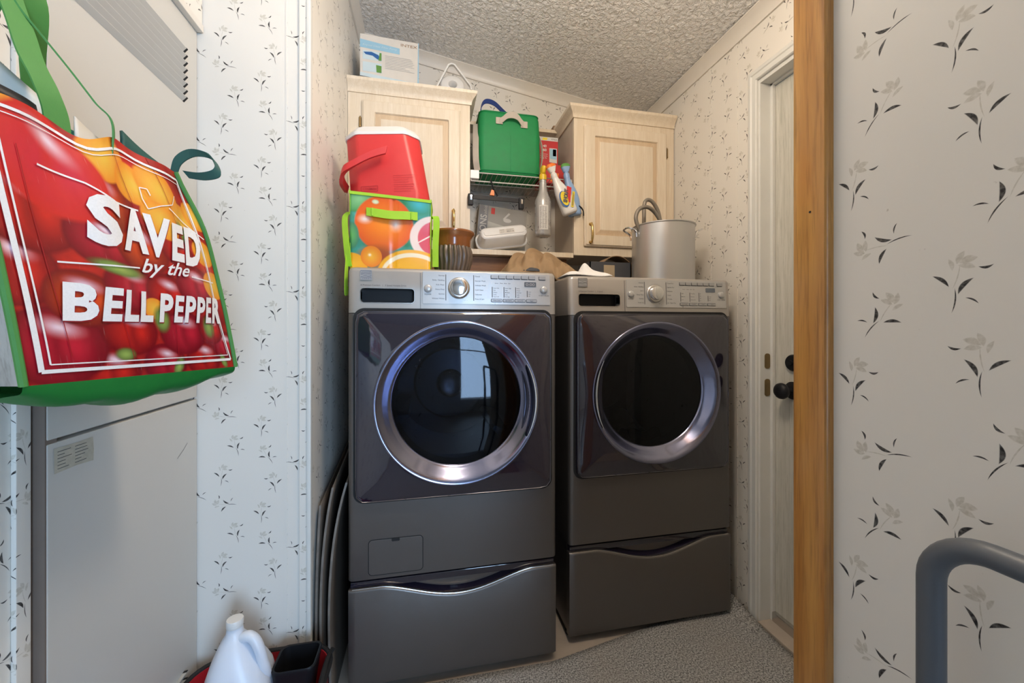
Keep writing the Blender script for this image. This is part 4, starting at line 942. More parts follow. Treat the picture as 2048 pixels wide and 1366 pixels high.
MB().flat([(-0.026, -0.018), (0.048, -0.018), (0.052, 0.006), (0.028, 0.006), (-0.024, -0.010)], L2).build('label_band', 'label_red', t, smooth=False)
L3 = rot(fm(0.0018), 0.022, 0.062, 62)
MB().flat([(-0.040, -0.012), (0.036, -0.012), (0.036, 0.001), (-0.040, 0.001)], L3).build('label_band', 'label_yel', t, smooth=False)
lettering([('SHOUT', -0.030, 0.0, 0.019, 0.066, 'L', 0.05, 0.1)], rot(fm(0.0030), 0.004, 0.078, 62)).build('label_lettering', 'ink', t, smooth=False)
mb = MB(); lines(mb, [(-0.034, -0.003, 0.030, -0.003), (-0.034, -0.008, 0.022, -0.008)], 0.0022, rot(fm(0.0024), 0.022, 0.062, 62)); mb.build('label_small_print', 'ink', t, smooth=False, kind='stuff')
trigger_bottle((1150, 432), (1133, 328), 1.90 - 0.012, 'bottle_blue', 'nozzle_green', 'bottle_blue', 'pale blue spray bottle with green head hanging by the right cabinet', wide=0.033)
# black hook on the cabinet stile
p = PY(1146, 415, CF)
MB().tube(spline([p + Vector((-0.005, -0.008, 0.002)), p + Vector((0.012, -0.02, 0.004)), p + Vector((0.03, -0.025, -0.004)), p + Vector((0.043, -0.025, -0.02)), p + Vector((0.048, -0.022, -0.045))]), [0.007, 0.007, 0.0065, 0.0065, 0.006, 0.006, 0.0055, 0.0055, 0.005, 0.005, 0.005, 0.0045, 0.0045, 0.004, 0.004, 0.004, 0.0035, 0.0035, 0.003, 0.003, 0.003, 0.003, 0.003, 0.003, 0.0025], 8).build('plastic_hook', 'black', label='curved black plastic hook at the right cabinet edge beside the bottles', cat='hook')

# ================================================================== clip hanger
hg = thing('clip_hanger', PY(990, 392, 1.875), 'black clip hanger with orange size tab hanging from the wire shelf', 'hanger')
A = PY(941, 393, 1.875); B = PY(1042, 402, 1.875)
MB().ribbon([A, A.lerp(B, 0.3), A.lerp(B, 0.7), B], (0, 0, 1), 0.019, 0.008).build('bar', 'black', hg)
for q, c in ((0, A), (1, B)):
    cl = bx(c.x - 0.012, c.x + 0.012, c.y - 0.013, c.y + 0.010, c.z - 0.042, c.z + 0.012).build('clip', 'black', hg, bevel=0.004)
    bx(c.x - 0.003, c.x + 0.006, c.y - 0.0145, c.y - 0.0125, c.z - 0.018, c.z + 0.004).build('clip_spring', 'chrome', cl, bevel=0.0005)
mid = PY(990, 390, 1.875)
MB().tube(spline([mid + Vector((0.012, 0, -0.004)), mid + Vector((-0.008, 0, 0.03)), mid + Vector((-0.016, 0.004, 0.06)), mid + Vector((-0.016, 0.02, 0.075)), mid + Vector((-0.012, 0.045, 0.072))]), 0.0036, 8).build('hook', 'black', hg)
MB().prism([(-0.018, -0.004), (0.004, -0.006), (0.002, 0.018), (-0.010, 0.022)], lambda x, y, d: mid + Vector((x - 0.008, d, y)), -0.009, 0.003).build('size_tab', 'orange', hg)

# ================================================================== things on the shelf board
def tiltbox(px, Y, w, d, h, rx=0, ry=0, rz=0, base=None):
    return Matrix.Translation(base) @ Euler((rx, ry, rz)).to_matrix().to_4x4()
mm = tiltbox(0, 0, 0, 0, 0, radians(-8), radians(-9), radians(-4), (0.268, 2.03, 1.5395))
gx = thing('appliance_carton', (0.40, 2.06, 1.5395), 'grey personal care appliance carton leaning behind the white tub', 'box')
# body stands on its lower front edge
W_, D_, H_ = 0.262, 0.085, 0.245
mm = Matrix.Translation((0.245, 2.065, 1.5535)) @ Euler((radians(-10), radians(6), 0)).to_matrix().to_4x4()
bx(0, W_, 0, D_, 0.028, H_ + 0.028, M4=mm).build('carton_body', 'grey_box', gx, bevel=0.0015)
fm_ = lambda l: (lambda x, y: mm @ Vector((x, -l, y + 0.028)))
MB().flat([(0.0, 0), (W_, 0), (W_, 0.12), (0.0, 0.165)], fm_(0.0005)).build('pale_panel', 'grey_box_l', gx, smooth=False)
MB().flat([(0.0, 0), (0.05, 0), (0.05, H_), (0.0, H_)], fm_(0.0010)).build('title_band', 'grey_dk', gx, smooth=False)
lettering([('IONS', 0, 0, 0.034, 0.105, 'L', 0.02, 0), ('infiniti', 0.110, 0.0, 0.018, 0.048, 'L', 0.0, 0.1)], rot(fm_(0.0015), 0.043, 0.085, 90)).build('title_lettering', 'label_pale', gx, smooth=False)
MB().flat([(0.065, H_ - 0.045), (0.085, H_ - 0.045), (0.085, H_ - 0.01), (0.065, H_ - 0.01)], fm_(0.0010)).build('print_patch', 'label_red', gx, smooth=False)
MB().flat([(0.237, 0.085), (0.262, 0.085), (0.262, 0.112), (0.237, 0.112)], fm_(0.0012)).build('print_patch', 'black', gx, smooth=False)
mb = MB(); lines(mb, [(0.15 + 0.035 * cos(k * 0.4), 0.085 + 0.035 * sin(k * 0.4), 0.15 + 0.035 * cos(k * 0.4 + 0.4), 0.085 + 0.035 * sin(k * 0.4 + 0.4)) for k in range(12)], 0.006, fm_(0.0012)); mb.build('product_picture', 'grey_box', gx, smooth=False)
mb = MB(); mb.flat(circ(0.155, 0.175, 0.022, 16, 0.012), fm_(0.0012)); mb.flat([(0.13, 0.18), (0.14, 0.18), (0.17, 0.215), (0.16, 0.22)], fm_(0.0012)); mb.build('product_picture', 'label_pale', gx, smooth=False)
MB().box(-0.0015, 0, 0, D_, 0.028, H_ + 0.028, M4=mm).build('side_panel', 'tan', gx)
# white plastic tub tipped on its side, bottom towards the room
def tub_ring(e, d, r): return [mt @ Vector((x, d, z)) for x, z in rrect(-0.128 + e, 0.128 - e, -0.041 + e, 0.041 - e, min(r, 0.036), 6)]
mt = Matrix.Translation((0.372, 1.970, 1.6245)) @ Euler((radians(-18), radians(-9), radians(2))).to_matrix().to_4x4()
tb = thing('plastic_tub', (0.345, 1.95, 1.5395), 'white plastic food tub tipped over with a paper label on its base', 'tub')
MB().loft([tub_ring(0.026, -0.040, 0.012), tub_ring(0.016, -0.040, 0.026), tub_ring(0.010, -0.036, 0.03), tub_ring(0.001, 0.038, 0.034), tub_ring(-0.006, 0.040, 0.036), tub_ring(-0.006, 0.052, 0.036), tub_ring(0.0, 0.056, 0.034)]).build('body', 'white_pl', tb, ang=50)
MB().loft([tub_ring(0.026, -0.0405, 0.012), tub_ring(0.027, -0.0425, 0.011)], True, False, True).build('base_ring', 'white_pl', tb, ang=50)
MB().flat([(-0.025, -0.011), (0.052, -0.011), (0.052, 0.0125), (-0.025, 0.0125)], lambda x, y: mt @ Vector((x, -0.0432, y))).build('label', 'carton_white', tb, smooth=False)
lettering([('30211 A', 0.012, -0.006, 0.008, 0.036, 'L', 0.01, 0), ('SALAD', -0.02, 0.005, 0.005, 0.02), ('net wt', -0.02, -0.005, 0.004, 0.018), ('mixed greens', 0.012, 0.007, 0.004, 0.034)], lambda x, y: mt @ Vector((x, -0.0438, y))).build('label_lettering', 'ink', tb, smooth=False)

# ================================================================== on top of the left cabinet
CT_ = CZ1 + 0.044 + 0.0005
ib = thing('pump_carton', (-0.17, 2.0, CT_), 'white and pale blue pool pump carton on top of the left cabinet', 'box')
mi = Matrix.Translation((-0.300, 1.935, CT_)) @ Matrix.Rotation(radians(3), 4, 'Z')
bx(0, 0.262, 0, 0.19, 0, 0.243, M4=mi).build('carton_body', 'carton_white', ib, bevel=0.002)
fI = lambda l: (lambda x, y: mi @ Vector((x, -l, y)))
MB().flat([(0, 0.046), (0.262, 0.030), (0.262, 0.034), (0, 0.05)], fI(0.0006)).build('flap_edge', 'ink', ib, smooth=False)
MB().flat([(0, 0.05), (0.262, 0.034), (0.262, 0.05), (0, 0.066)], fI(0.0006)).build('blue_band', 'label_sky2', ib, smooth=False)
MB().flat([(0.0, 0.180), (0.175, 0.174), (0.175, 0.202), (0.0, 0.218)], fI(0.0006)).build('title_band', 'label_sky', ib, smooth=False)
for (x0, z0, x1, z1, mt_) in ((0.012, 0.128, 0.095, 0.168, 'label_sky2'), (0.012, 0.073, 0.095, 0.116, 'label_sky2')): MB().flat([(x0, z0), (x1, z0), (x1, z1), (x0, z1)], fI(0.0006)).build('picture', mt_, ib, smooth=False)
MB().flat([(0.015, 0.16), (0.05, 0.165), (0.08, 0.155), (0.093, 0.132), (0.075, 0.135), (0.055, 0.148), (0.025, 0.15)], fI(0.001)).build('picture_water', 'label_blue', ib, smooth=False)
MB().flat([(0.072, 0.074), (0.094, 0.074), (0.094, 0.106), (0.07, 0.108)], fI(0.001)).build('picture_lawn', 'label_grn', ib, smooth=False)
MB().flat([(0.08, 0.13), (0.094, 0.13), (0.094, 0.166), (0.086, 0.166)], fI(0.0012)).build('picture_lawn', 'label_grn', ib, smooth=False)
MB().flat([(0.256, 0.034), (0.262, 0.034), (0.262, 0.243), (0.259, 0.243)], fI(0.0011)).build('edge_band', 'label_sky', ib, smooth=False)
lettering([('INTEX', 0.180, 0.214, 0.013, 0.075, 'L', 0.006, 0)], fI(0.001)).build('brand_lettering', 'card', ib, smooth=False)
lettering([('Krystal Clear Filter Pump', 0.012, 0.190, 0.009, 0.15, 'L', 0.0, 0.2)], fI(0.0012)).build('title_lettering', 'label_sky2', ib, smooth=False)
mb = MB(); random.seed(5)
for r in range(9): lines(mb, [(0.11, 0.158 - r * 0.0072, 0.11 + random.uniform(0.09, 0.135), 0.157 - r * 0.0075)], 0.0011, fI(0.001))
mb.build('small_print', 'grey_dk', ib, smooth=False)
# white round reel with a bent strap handle
rl = thing('plastic_reel', (0.10, 2.03, CT_), 'round white plastic reel with a bent strap handle on top of the left cabinet', 'reel')
rc = PY(905, 176, 2.02); rc.z = max(rc.z, CT_ + 0.062)
mr = Matrix.Translation(rc) @ Matrix.Rotation(radians(78), 4, 'X') @ Matrix.Rotation(radians(0), 4, 'Z')
MB().lathe([(0.016, -0.02), (0.05, -0.02), (0.060, -0.014), (0.062, 0.0), (0.060, 0.014), (0.05, 0.022), (0.022, 0.024), (0.018, 0.016), (0.016, -0.02)], n=36, M4=mr, cap0=False, cap1=False).build('reel_body', 'white_pl', rl, ang=50)
MB().ribbon([PY(870, 181, 2.01), PY(872, 178, 2.01), PY(897, 131, 2.01), PY(903, 129, 2.01), PY(909, 131, 2.01), PY(941, 173, 2.01), PY(942, 181, 2.01)], (0, 1, 0.1), 0.02, 0.007).build('strap_handle', 'white_pl', rl)

# ================================================================== red cooler standing in the citrus shopping bag
bagY = 1.425
cb = thing('citrus_shopping_bag', (-0.09, 1.5, ZTOP), 'shopping bag printed with oranges and grapefruit, lime straps, on the washing machine', 'shopping bag')
bl, br_, tr_, tl = PY(700, 534, bagY), PY(860, 536, bagY), PY(862, 402, bagY), PY(699, 382, bagY)
bl.z = br_.z = ZTOP + 0.001
def cf(u, v): 
    p = bl.lerp(br_, u).lerp(tl.lerp(tr_, u), v); p.y += -0.006 * sin(pi * v) * sin(pi * u) + 0.004 * (abs(u - 0.52) < 0.02) + 0.003 * sin(9 * v + 3 * u); return p
MB().grid(cf, 30, 24).build('front_panel', 'citrus', cb, solid=0.0015, ang=60)
dv = Vector((0.0, 0.245, 0))
MB().grid(lambda u, v: bl.lerp(bl + dv, u).lerp(tl.lerp(tl + dv, u), v) + Vector((-0.006 * sin(pi * u), 0, 0)), 8, 8).build('side_panel', 'lime', cb, solid=0.0015)
MB().grid(lambda u, v: br_.lerp(br_ + dv, u).lerp(tr_.lerp(tr_ + dv, u), v) + Vector((0.006 * sin(pi * u), 0, 0)), 8, 8).build('side_panel', 'lime', cb, solid=0.0015)
MB().grid(lambda u, v: (bl + dv).lerp(br_ + dv, u).lerp((tl + dv).lerp(tr_ + dv, u), v), 8, 8).build('back_panel', 'citrus', cb, solid=0.0015)
MB().ribbon([cf(k / 20, 1.0) + Vector((0, -0.001, -0.004)) for k in range(21)] , (0, 0, 1), 0.010, 0.004).build('top_binding', 'lime', cb)
MB().ribbon([tl, tl + dv * 0.5 + Vector((-0.006, 0, 0)), tl + dv], (0, 0, 1), 0.010, 0.004).build('top_binding', 'lime', cb)
MB().ribbon([tr_, tr_ + dv * 0.5 + Vector((0.006, 0, 0)), tr_ + dv], (0, 0, 1), 0.010, 0.004).build('top_binding', 'lime', cb)
hp = lambda px, py, o: PY(px, py, bagY - o)
MB().ribbon(spline([hp(733, 423, 0.005), hp(748, 425, 0.012), hp(782, 430, 0.016), hp(812, 431, 0.014), hp(835, 433, 0.004)], 5), (0, 0, 1), 0.028, 0.003).build('front_handle', 'lime', cb)
for px, py in ((745, 424), (824, 432)):
    c = hp(px, py, 0.012); bx(c.x - 0.003, c.x + 0.003, c.y - 0.004, c.y + 0.002, c.z - 0.013, c.z + 0.013).build('handle_stitch', 'lime', cb)
sl_ = [PY(698, 420, 1.44), PY(691, 432, 1.43), PY(688, 470, 1.42), PY(687, 530, 1.40), PY(690, 575, 1.385), PY(692, 583, 1.385)]
MB().ribbon(spline([PY(699, 424, 1.45), PY(690, 436, 1.44), PY(692, 480, 1.42), PY(697, 525, 1.415), PY(699, 533, 1.415)], 5), (1, -0.5, 0), 0.022, 0.002).build('side_strap', 'lime', cb)
sx_ = -0.2436 - 0.010
MB().ribbon(spline([(sx_ - 0.002, 1.50, 1.50), (sx_ - 0.008, 1.45, 1.44), (sx_ - 0.006, 1.405, 1.36), (sx_ - 0.004, 1.385, 1.30), (sx_ - 0.004, 1.39, 1.268), (sx_ - 0.006, 1.41, 1.30)], 5), (0.15, 1, 0.1), 0.026, 0.002).build('side_strap', 'lime', cb)
MB().ribbon(spline([PY(862, 438, 1.46), PY(870, 433, 1.44), PY(873, 445, 1.43), PY(871, 490, 1.425), PY(871, 534, 1.425)], 5), (1, -0.3, 0), 0.022, 0.002).build('side_strap', 'lime', cb)

rcz = thing('drink_cooler', (-0.1, 1.55, ZTOP), 'red hard plastic cooler with white lid standing in the citrus shopping bag', 'cooler')
def oct_(z, sx, sy, c, ox=0.0, oy=0.0, tz=0.0):
    pts = [(-sx, -sy + c), (-sx + c, -sy), (sx - c, -sy), (sx, -sy + c), (sx, sy - c), (sx - c, sy), (-sx + c, sy), (-sx, sy - c)]
    out = []
    for i in range(8):
        a = Vector(pts[i]); p = Vector(pts[i - 1]); nx = Vector(pts[(i + 1) % 8])
        for q in (a + (p - a).normalized() * 0.010, a + ((p - a).normalized() + (nx - a).normalized()) * 0.003, a + (nx - a).normalized() * 0.010): out.append(q)
    return [mk @ Vector((x + ox, y + oy, z + tz * x)) for x, y in out]
mk = Matrix.Translation((-0.104, 1.553, ZTOP + 0.012)) @ Euler((radians(-2), radians(-4.5), radians(-4))).to_matrix().to_4x4()
HC = 0.478
MB().loft([oct_(0, 0.106, 0.098, 0.03), oct_(0.01, 0.111, 0.102, 0.03), oct_(0.26, 0.137, 0.105, 0.036, 0.0), oct_(HC, 0.128, 0.102, 0.046, -0.012)]).build('body', 'red', rcz, ang=35)
MB().loft([oct_(HC - 0.004, 0.132, 0.104, 0.046, -0.012), oct_(HC + 0.006, 0.133, 0.105, 0.046, -0.012), oct_(HC + 0.008, 0.130, 0.102, 0.046, -0.012), oct_(HC + 0.028, 0.119, 0.092, 0.044, -0.012), oct_(HC + 0.036, 0.105, 0.08, 0.04, -0.012)]).build('lid', 'white_pl', rcz, ang=30)
# swing handle pivoted near the top front, hanging down to the left
hpts = [PY(773, 300, 1.432), PY(740, 310, 1.428), PY(700, 331, 1.425), PY(687, 343, 1.44), PY(684, 362, 1.47), Vector((-0.285, 1.545, 1.665))]
MB().ribbon(spline(hpts, 5), [(0.2, 0, 1)] * 26, [0.026] * 26, 0.012).build('swing_handle', 'red', rcz)
fk = lambda x, y: mk @ Vector((x, -0.1068, y))
mb = MB(); lines(mb, [(-0.09, 0.270, -0.035, 0.272), (-0.09, 0.288, -0.035, 0.290), (-0.09, 0.270, -0.09, 0.288), (-0.035, 0.272, -0.035, 0.290)], 0.0012, fk)
random.seed(2)
for r in range(8): lines(mb, [(0.02, 0.325 - 0.008 * r, 0.02 + random.uniform(0.05, 0.075), 0.325 - 0.008 * r)], 0.0009, fk)
mb.v += []; 
mb.build('embossed_text_block', 'redd', rcz, smooth=False, kind='stuff')
lettering([('COLEMAN', -0.0625, 0.276, 0.008, 0.045, 'C', 0.01, 0)], fk).build('embossed_lettering', 'redd', rcz, smooth=False)

# ================================================================== ceramic pot, lint, cloths, carton
pc = PY(905, 500, 1.60); pc.z = ZTOP + 0.0005
cp_ = thing('ceramic_pot', pc, 'brown glazed ceramic pot with slanted ribs on the washing machine', 'pot')
MB().lathe([(0.050, 0), (0.056, 0.003), (0.066, 0.03), (0.074, 0.06), (0.077, 0.085), (0.075, 0.108), (0.070, 0.122)], pc, 144, rfn=lambda r, z, a: r + 0.0032 * sin(24 * (a + 5.5 * z * (1 if z < 0.07 else 1)) + 3.5 * sin(z * 35)), cap1=False).build('body', 'pot_ribs', cp_, ang=60)
MB().lathe([(0.069, 0.120), (0.072, 0.128), (0.073, 0.150), (0.080, 0.165), (0.087, 0.172), (0.089, 0.177), (0.086, 0.182), (0.078, 0.180), (0.066, 0.150), (0.06, 0.09), (0.05, 0.02)], pc, 48, cap0=False).build('rim', 'pot_brown', cp_, ang=60)
lc_ = PY(947, 520, 1.66); lc_.z = ZTOP
def blob(c, rx, ry, rz, amp, seed, n=20, m_=12, flat=True):
    random.seed(seed); ph = [random.uniform(0, 6.28) for _ in range(6)]
    mb = MB(); rings = []
    for j in range(m_ + 1):
        th = pi * (0.02 + 0.96 * j / m_); ring = []
        for k in range(n):
            a = 2 * pi * k / n
            q = 1 + amp * (sin(3 * a + ph[0] + 2 * th) + 0.6 * sin(5 * a + ph[1] - 4 * th) + 0.5 * sin(7 * th + ph[2] + 2 * a))
            z = rz * cos(th) * q
            ring.append(Vector(c) + Vector((rx * sin(th) * cos(a) * q, ry * sin(th) * sin(a) * q, max(z, -rz * 0.02) if flat else z)))
        rings.append(ring)
    return mb.loft(rings[::-1])
blob(lc_ + Vector((0.012, 0, 0)), 0.028, 0.025, 0.042, 0.06, 4).build('lint_ball', 'lint', label='ball of grey lint beside the ceramic pot', cat='lint')
# khaki garment: heap with folds
kc = PY(1082, 540, 1.70)
kx0, kx1, ky0, ky1 = 0.305, 0.660, 1.56, 1.84
def khk(u, v):
    x = kx0 + (kx1 - kx0) * u; y = ky0 + (ky1 - ky0) * v
    h = 0.142 * max(0, sin(pi * (0.03 + 0.94 * u ** 0.78))) ** 0.9 * (0.42 + 0.58 * sin(pi * min(1, 0.05 + 0.75 * v))) * min(1, 14 * v + 0.05) ** 0.5 * min(1, 8 * (1 - v)) ** 0.5
    arc = sqrt((u - 0.80) ** 2 * 1.6 + (v - 0.02) ** 2 * 0.9)
    e = min(1, 5 * min(u, 1 - u))
    h += e * (0.012 * sin(21 * arc + 0.6 * sin(6 * u)) + 0.007 * sin(47 * arc + 2 * v))
    return Vector((x, y, max(0.002, h) + ZTOP))
MB().grid(khk, 80, 60, ).build('khaki_jacket', 'khaki', label='crumpled khaki canvas jacket heaped behind the washing machine console', cat='jacket', solid=0.0015, ang=80)
kd = PY(1062, 538, 1.59)
blob(PY(1062, 540, 1.578) + Vector((0, 0, -0.006)), 0.040, 0.02, 0.018, 0.015, 9).build('fold_shade', 'card_dark', label='dark lump added for the shade in the khaki jacket folds', cat='cloth')  # dark blob put in for the shaded recess between the jacket folds
# white cloth with a standing peak
def wcl(u, v):
    x = 0.515 + 0.185 * u; y = 1.425 + 0.12 * v
    h = 0.010 + 0.008 * sin(7 * u + 3 * v) + 0.046 * math.exp(-((u - 0.50) / 0.13) ** 2 - ((v - 0.55) / 0.28) ** 2) + 0.018 * math.exp(-((u - 0.66) / 0.2) ** 2 - ((v - 0.5) / 0.35) ** 2)
    e = min(u, 1 - u, v, 1 - v) * 8
    return Vector((x, y, ZTOP + 0.004 + max(0, h) * min(1, 0.25 + e)))
MB().grid(wcl, 50, 30).build('white_cloth', 'white_cloth', label='crumpled white paper towel on top of the dryer', cat='cloth', solid=0.002, ang=80)
# shoe carton with raised brown flap
p0 = PY(1182, 520, 1.72)
sc_ = thing('shoe_carton', (0.86, 1.78, ZTOP), 'dark charcoal carton with brown open flaps on the dryer', 'box')
sx0, sx1, sy0, sy1 = p0.x - 0.005, PY(1262, 520, 1.72).x, 1.72, 1.86
mb = MB()
for a in ((sx0, sx1, sy0, sy0 + 0.004), (sx0, sx1, sy1 - 0.004, sy1), (sx0, sx0 + 0.004, sy0, sy1), (sx1 - 0.004, sx1, sy0, sy1)): mb.box(*a, ZTOP + 0.0005, ZTOP + 0.112)
mb.box(sx0, sx1, sy0, sy1, ZTOP + 0.0005, ZTOP + 0.005); mb.build('carton_body', 'card_dark', sc_, smooth=False)
MB().ribbon(spline([(sx1, 1.725, ZTOP + 0.11), (sx1 + 0.012, 1.72, ZTOP + 0.085), (sx1 + 0.018, 1.72, ZTOP + 0.05)], 5), (0, 1, 0), 0.13, 0.003).build('flap', 'card', sc_)
mb = MB(); mb.ribbon(spline([(sx0 + 0.08, 1.80, ZTOP + 0.116), (sx0 + 0.12, 1.79, ZTOP + 0.142), (sx0 + 0.17, 1.79, ZTOP + 0.142), (sx1 + 0.004, 1.79, ZTOP + 0.118)], 5), (0, 1, 0), 0.10, 0.003); mb.build('flap', 'card', sc_)
fs_ = lambda x, y: Vector((sx0 + x, sy0 - 0.0006, ZTOP + y))
MB().flat([(0.068, 0.004), (0.122, 0.004), (0.122, 0.098), (0.068, 0.098)], fs_).build('size_label', 'tan', sc_, smooth=False)
lettering([('13', 0.038, 0.048, 0.013, 0.016, 'L', 0.02, 0)], fs_).build('size_lettering', 'label_pale', sc_, smooth=False)

# ================================================================== stockpot with a coiled hose in it
sc0 = Vector((1.025, 1.60, ZTOP + 0.0005))
sp = thing('stockpot', sc0, 'large grey aluminium stockpot with wire handles on the dryer', 'pot')
RP, HP = 0.1315, 0.252
MB().lathe([(RP - 0.006, 0), (RP, 0.006), (RP, HP - 0.006), (RP + 0.0045, HP - 0.003), (RP + 0.0045, HP), (RP - 0.002, HP), (RP - 0.004, HP - 0.01), (RP - 0.004, 0.012)], sc0, 64).build('body', 'alu', sp, ang=40)
for ang_ in (radians(-8), radians(172)):
    ca, sa = cos(ang_), sin(ang_)
    f = lambda o, t_, z: sc0 + Vector(((RP + o) * ca - t_ * sa, (RP + o) * sa + t_ * ca, z))
    MB().tube(spline([f(0.001, -0.036, HP - 0.052), f(0.004, -0.036, HP - 0.030), f(0.018, -0.036, HP - 0.018), f(0.036, -0.026, HP - 0.010), f(0.040, 0.0, HP - 0.008), f(0.036, 0.026, HP - 0.010), f(0.018, 0.036, HP - 0.018), f(0.004, 0.036, HP - 0.030), f(0.001, 0.036, HP - 0.052)], 5), 0.0042, 8).build('wire_handle', 'chrome', sp)
hzp = lambda px, py, Y: PY(px, py, Y)
MB().tube(spline([hzp(1284, 470, 1.58), hzp(1272, 440, 1.58), hzp(1277, 420, 1.58), hzp(1293, 414, 1.58), hzp(1309, 424, 1.59), hzp(1323, 446, 1.59), hzp(1332, 470, 1.60), hzp(1338, 500, 1.62), hzp(1310, 520, 1.64), hzp(1290, 480, 1.64), hzp(1288, 430, 1.64), hzp(1290, 404, 1.64), hzp(1301, 401, 1.64), hzp(1313, 416, 1.64), hzp(1320, 440, 1.64), hzp(1322, 475, 1.64)], 6), 0.0085, 10).build('braided_hose', 'hose', label='grey braided hose looping out of the stockpot', cat='hose')

# hose beside the dryer
hh = lambda px, py, Y=1.46: PY(px, py, Y)
MB().tube(spline([(1.225, 1.60, 0.90), hh(1464, 965, 1.52), hh(1474, 1010), hh(1482, 1060), hh(1484, 1110), hh(1481, 1160), hh(1474, 1190), hh(1466, 1203), (1.215, 1.56, 0.12)], 6), 0.0085, 10).build('drain_hose', 'hose_beige', label='beige drain hose bowing out beside the dryer', cat='hose')

# boards stood between alcove wall and washing machine
for k, (xb, xt, y0, zt, yb, mt_, lb) in enumerate((
    (-0.330, -0.333, 1.316, 0.60, 1.98, 'board', 'thin dark board leaning against the alcove wall, nearest the wall'),
    (-0.312, -0.322, 1.312, 0.655, 1.95, 'board', 'middle thin dark board of the three leaning by the washing machine'),
    (-0.290, -0.300, 1.318, 0.665, 1.90, 'board', 'dark scuffed board of the three leaning, nearest the washing machine'))):
    t = thing('leaning_board', (xb, (y0 + yb) / 2, 0), lb, 'board', 'boards beside the washing machine')
    def bd_(u, v, off=0.0):
        z = zt * (v if k == 0 else v) + 0.10 * u * v; y = y0 + (yb - y0) * u + 0.05 * (v ** 3) * (1 - u)
        bow = 0.012 * sin(pi * v) * (1 if k else 0.5)
        return Vector((xb + (xt - xb) * v + 0.045 * v ** 4 * (k > 0) * (0.6 if k == 1 else 1) - bow * 0.4 + off, y, z))
    MB().grid(bd_, 10, 16).build('sheet', mt_, t, solid=0.005)
    MB().ribbon([bd_(0, v / 16) + Vector((0.0025, -0.001, 0)) for v in range(17)], (1, 0, 0), 0.0065, 0.002).build('front_edge', 'board_edge', t)

# ================================================================== red tub with jug and black bin
tc = Vector((-0.4425, 1.105, 0.013))
rt = thing('red_tub', tc, 'rounded red plastic tub with black rim on the floor at bottom left', 'tub')
def tr(z, hx, hy, r): return [tc + Vector((x, y, z)) for x, y in rrect(-hx, hx, -hy, hy, r, 8)]
MB().loft([tr(0, 0.155, 0.150, 0.07), tr(0.004, 0.158, 0.153, 0.07), tr(0.205, 0.176, 0.170, 0.08), tr(0.208, 0.181, 0.175, 0.085), tr(0.214, 0.181, 0.175, 0.085), tr(0.214, 0.171, 0.165, 0.08), tr(0.098, 0.161, 0.156, 0.072), tr(0.096, 0.10, 0.10, 0.05)]).build('body', 'redd', rt, ang=40)
MB().tube(tr(0.214, 0.178, 0.172, 0.083), 0.0065, 8, closed=True).build('rim', 'rubber', rt)
MB().ribbon(spline([tc + Vector((0.178, y, 0.216 + z)) for y, z in ((-0.06, 0.002), (-0.03, 0.022), (0.03, 0.036), (0.09, 0.030), (0.125, 0.008))], 6), (0.6, 0, 1), 0.014, 0.008).build('bail_handle', 'rubber', rt)
# black bin
bk = thing('black_bin', (-0.345, 1.18, 0.112), 'black plastic scoop bin standing in the red tub behind the jug', 'bin')
kx = -0.3445; ky = 1.187; bz = 0.0
rings = [[Vector((kx + x, ky + y, 0.112 + z)) for x, y in rrect(-0.033 - e, 0.033 + e, -0.040 - e * 0.4, 0.040 + e * 0.4, 0.018, 5)] for z, e in ((0, 0.0), (0.08, 0.010), (0.145, 0.020), (0.153, 0.0215), (0.156, 0.019))]
ins = [[Vector((kx + x, ky + y, 0.112 + z)) for x, y in rrect(-0.030 - e, 0.030 + e, -0.037 - e * 0.4, 0.037 + e * 0.4, 0.017, 5)] for z, e in ((0.154, 0.018), (0.05, 0.004))]
MB().loft(rings + ins).build('body', 'black', bk, ang=45)
# gallon jug
jb = Vector((-0.474, 1.162, 0.1115)); HJ = 0.305
jg = thing('plastic_jug', jb, 'translucent white gallon jug with white cap and blue label, bottom left', 'jug')
mj = Matrix.Translation(jb) @ Matrix.Rotation(radians(10), 4, 'Z') @ Matrix.Diagonal((0.98, 0.98, 0.93, 1))
def jr(z, r, ox=0.0, sq=3.0): return oval(mj, [(z, r, r, ox)], 36, sq)[0]
MB().loft([jr(0, 0.068), jr(0.006, 0.074), jr(0.10, 0.076), jr(0.145, 0.0765), jr(0.160, 0.0745, -0.001), jr(0.185, 0.068, -0.005, 2.8), jr(0.215, 0.056, -0.008, 2.5), jr(0.245, 0.042, -0.010, 2.3), jr(0.268, 0.030, -0.0115, 2.1), jr(0.282, 0.0205, -0.012, 2.0), jr(0.296, 0.0185, -0.012, 2.0), jr(0.302, 0.0185, -0.012, 2.0)]).build('body', 'jug', jg, ang=60)
J = lambda x, y, z: mj @ Vector((x, y, z))
MB().tube(spline([J(0.004, -0.010, 0.268), J(0.022, -0.018, 0.276), J(0.038, -0.024, 0.265), J(0.050, -0.028, 0.235), J(0.058, -0.028, 0.195), J(0.062, -0.022, 0.160), J(0.054, -0.012, 0.135)], 6), [0.013] * 8 + [0.0125] * 16 + [0.014] * 13, 14).build('grip', 'jug', jg, ang=60)
MB().lathe([(0.0185, 0), (0.0195, 0.002), (0.0195, 0.007), (0.0185, 0.008), (0.0198, 0.009), (0.0198, 0.018), (0.0185, 0.0212), (0.006, 0.0218)], n=40, M4=mj @ Matrix.Translation((-0.012, 0, 0.3005))).build('cap', 'white_pl', jg, ang=35)
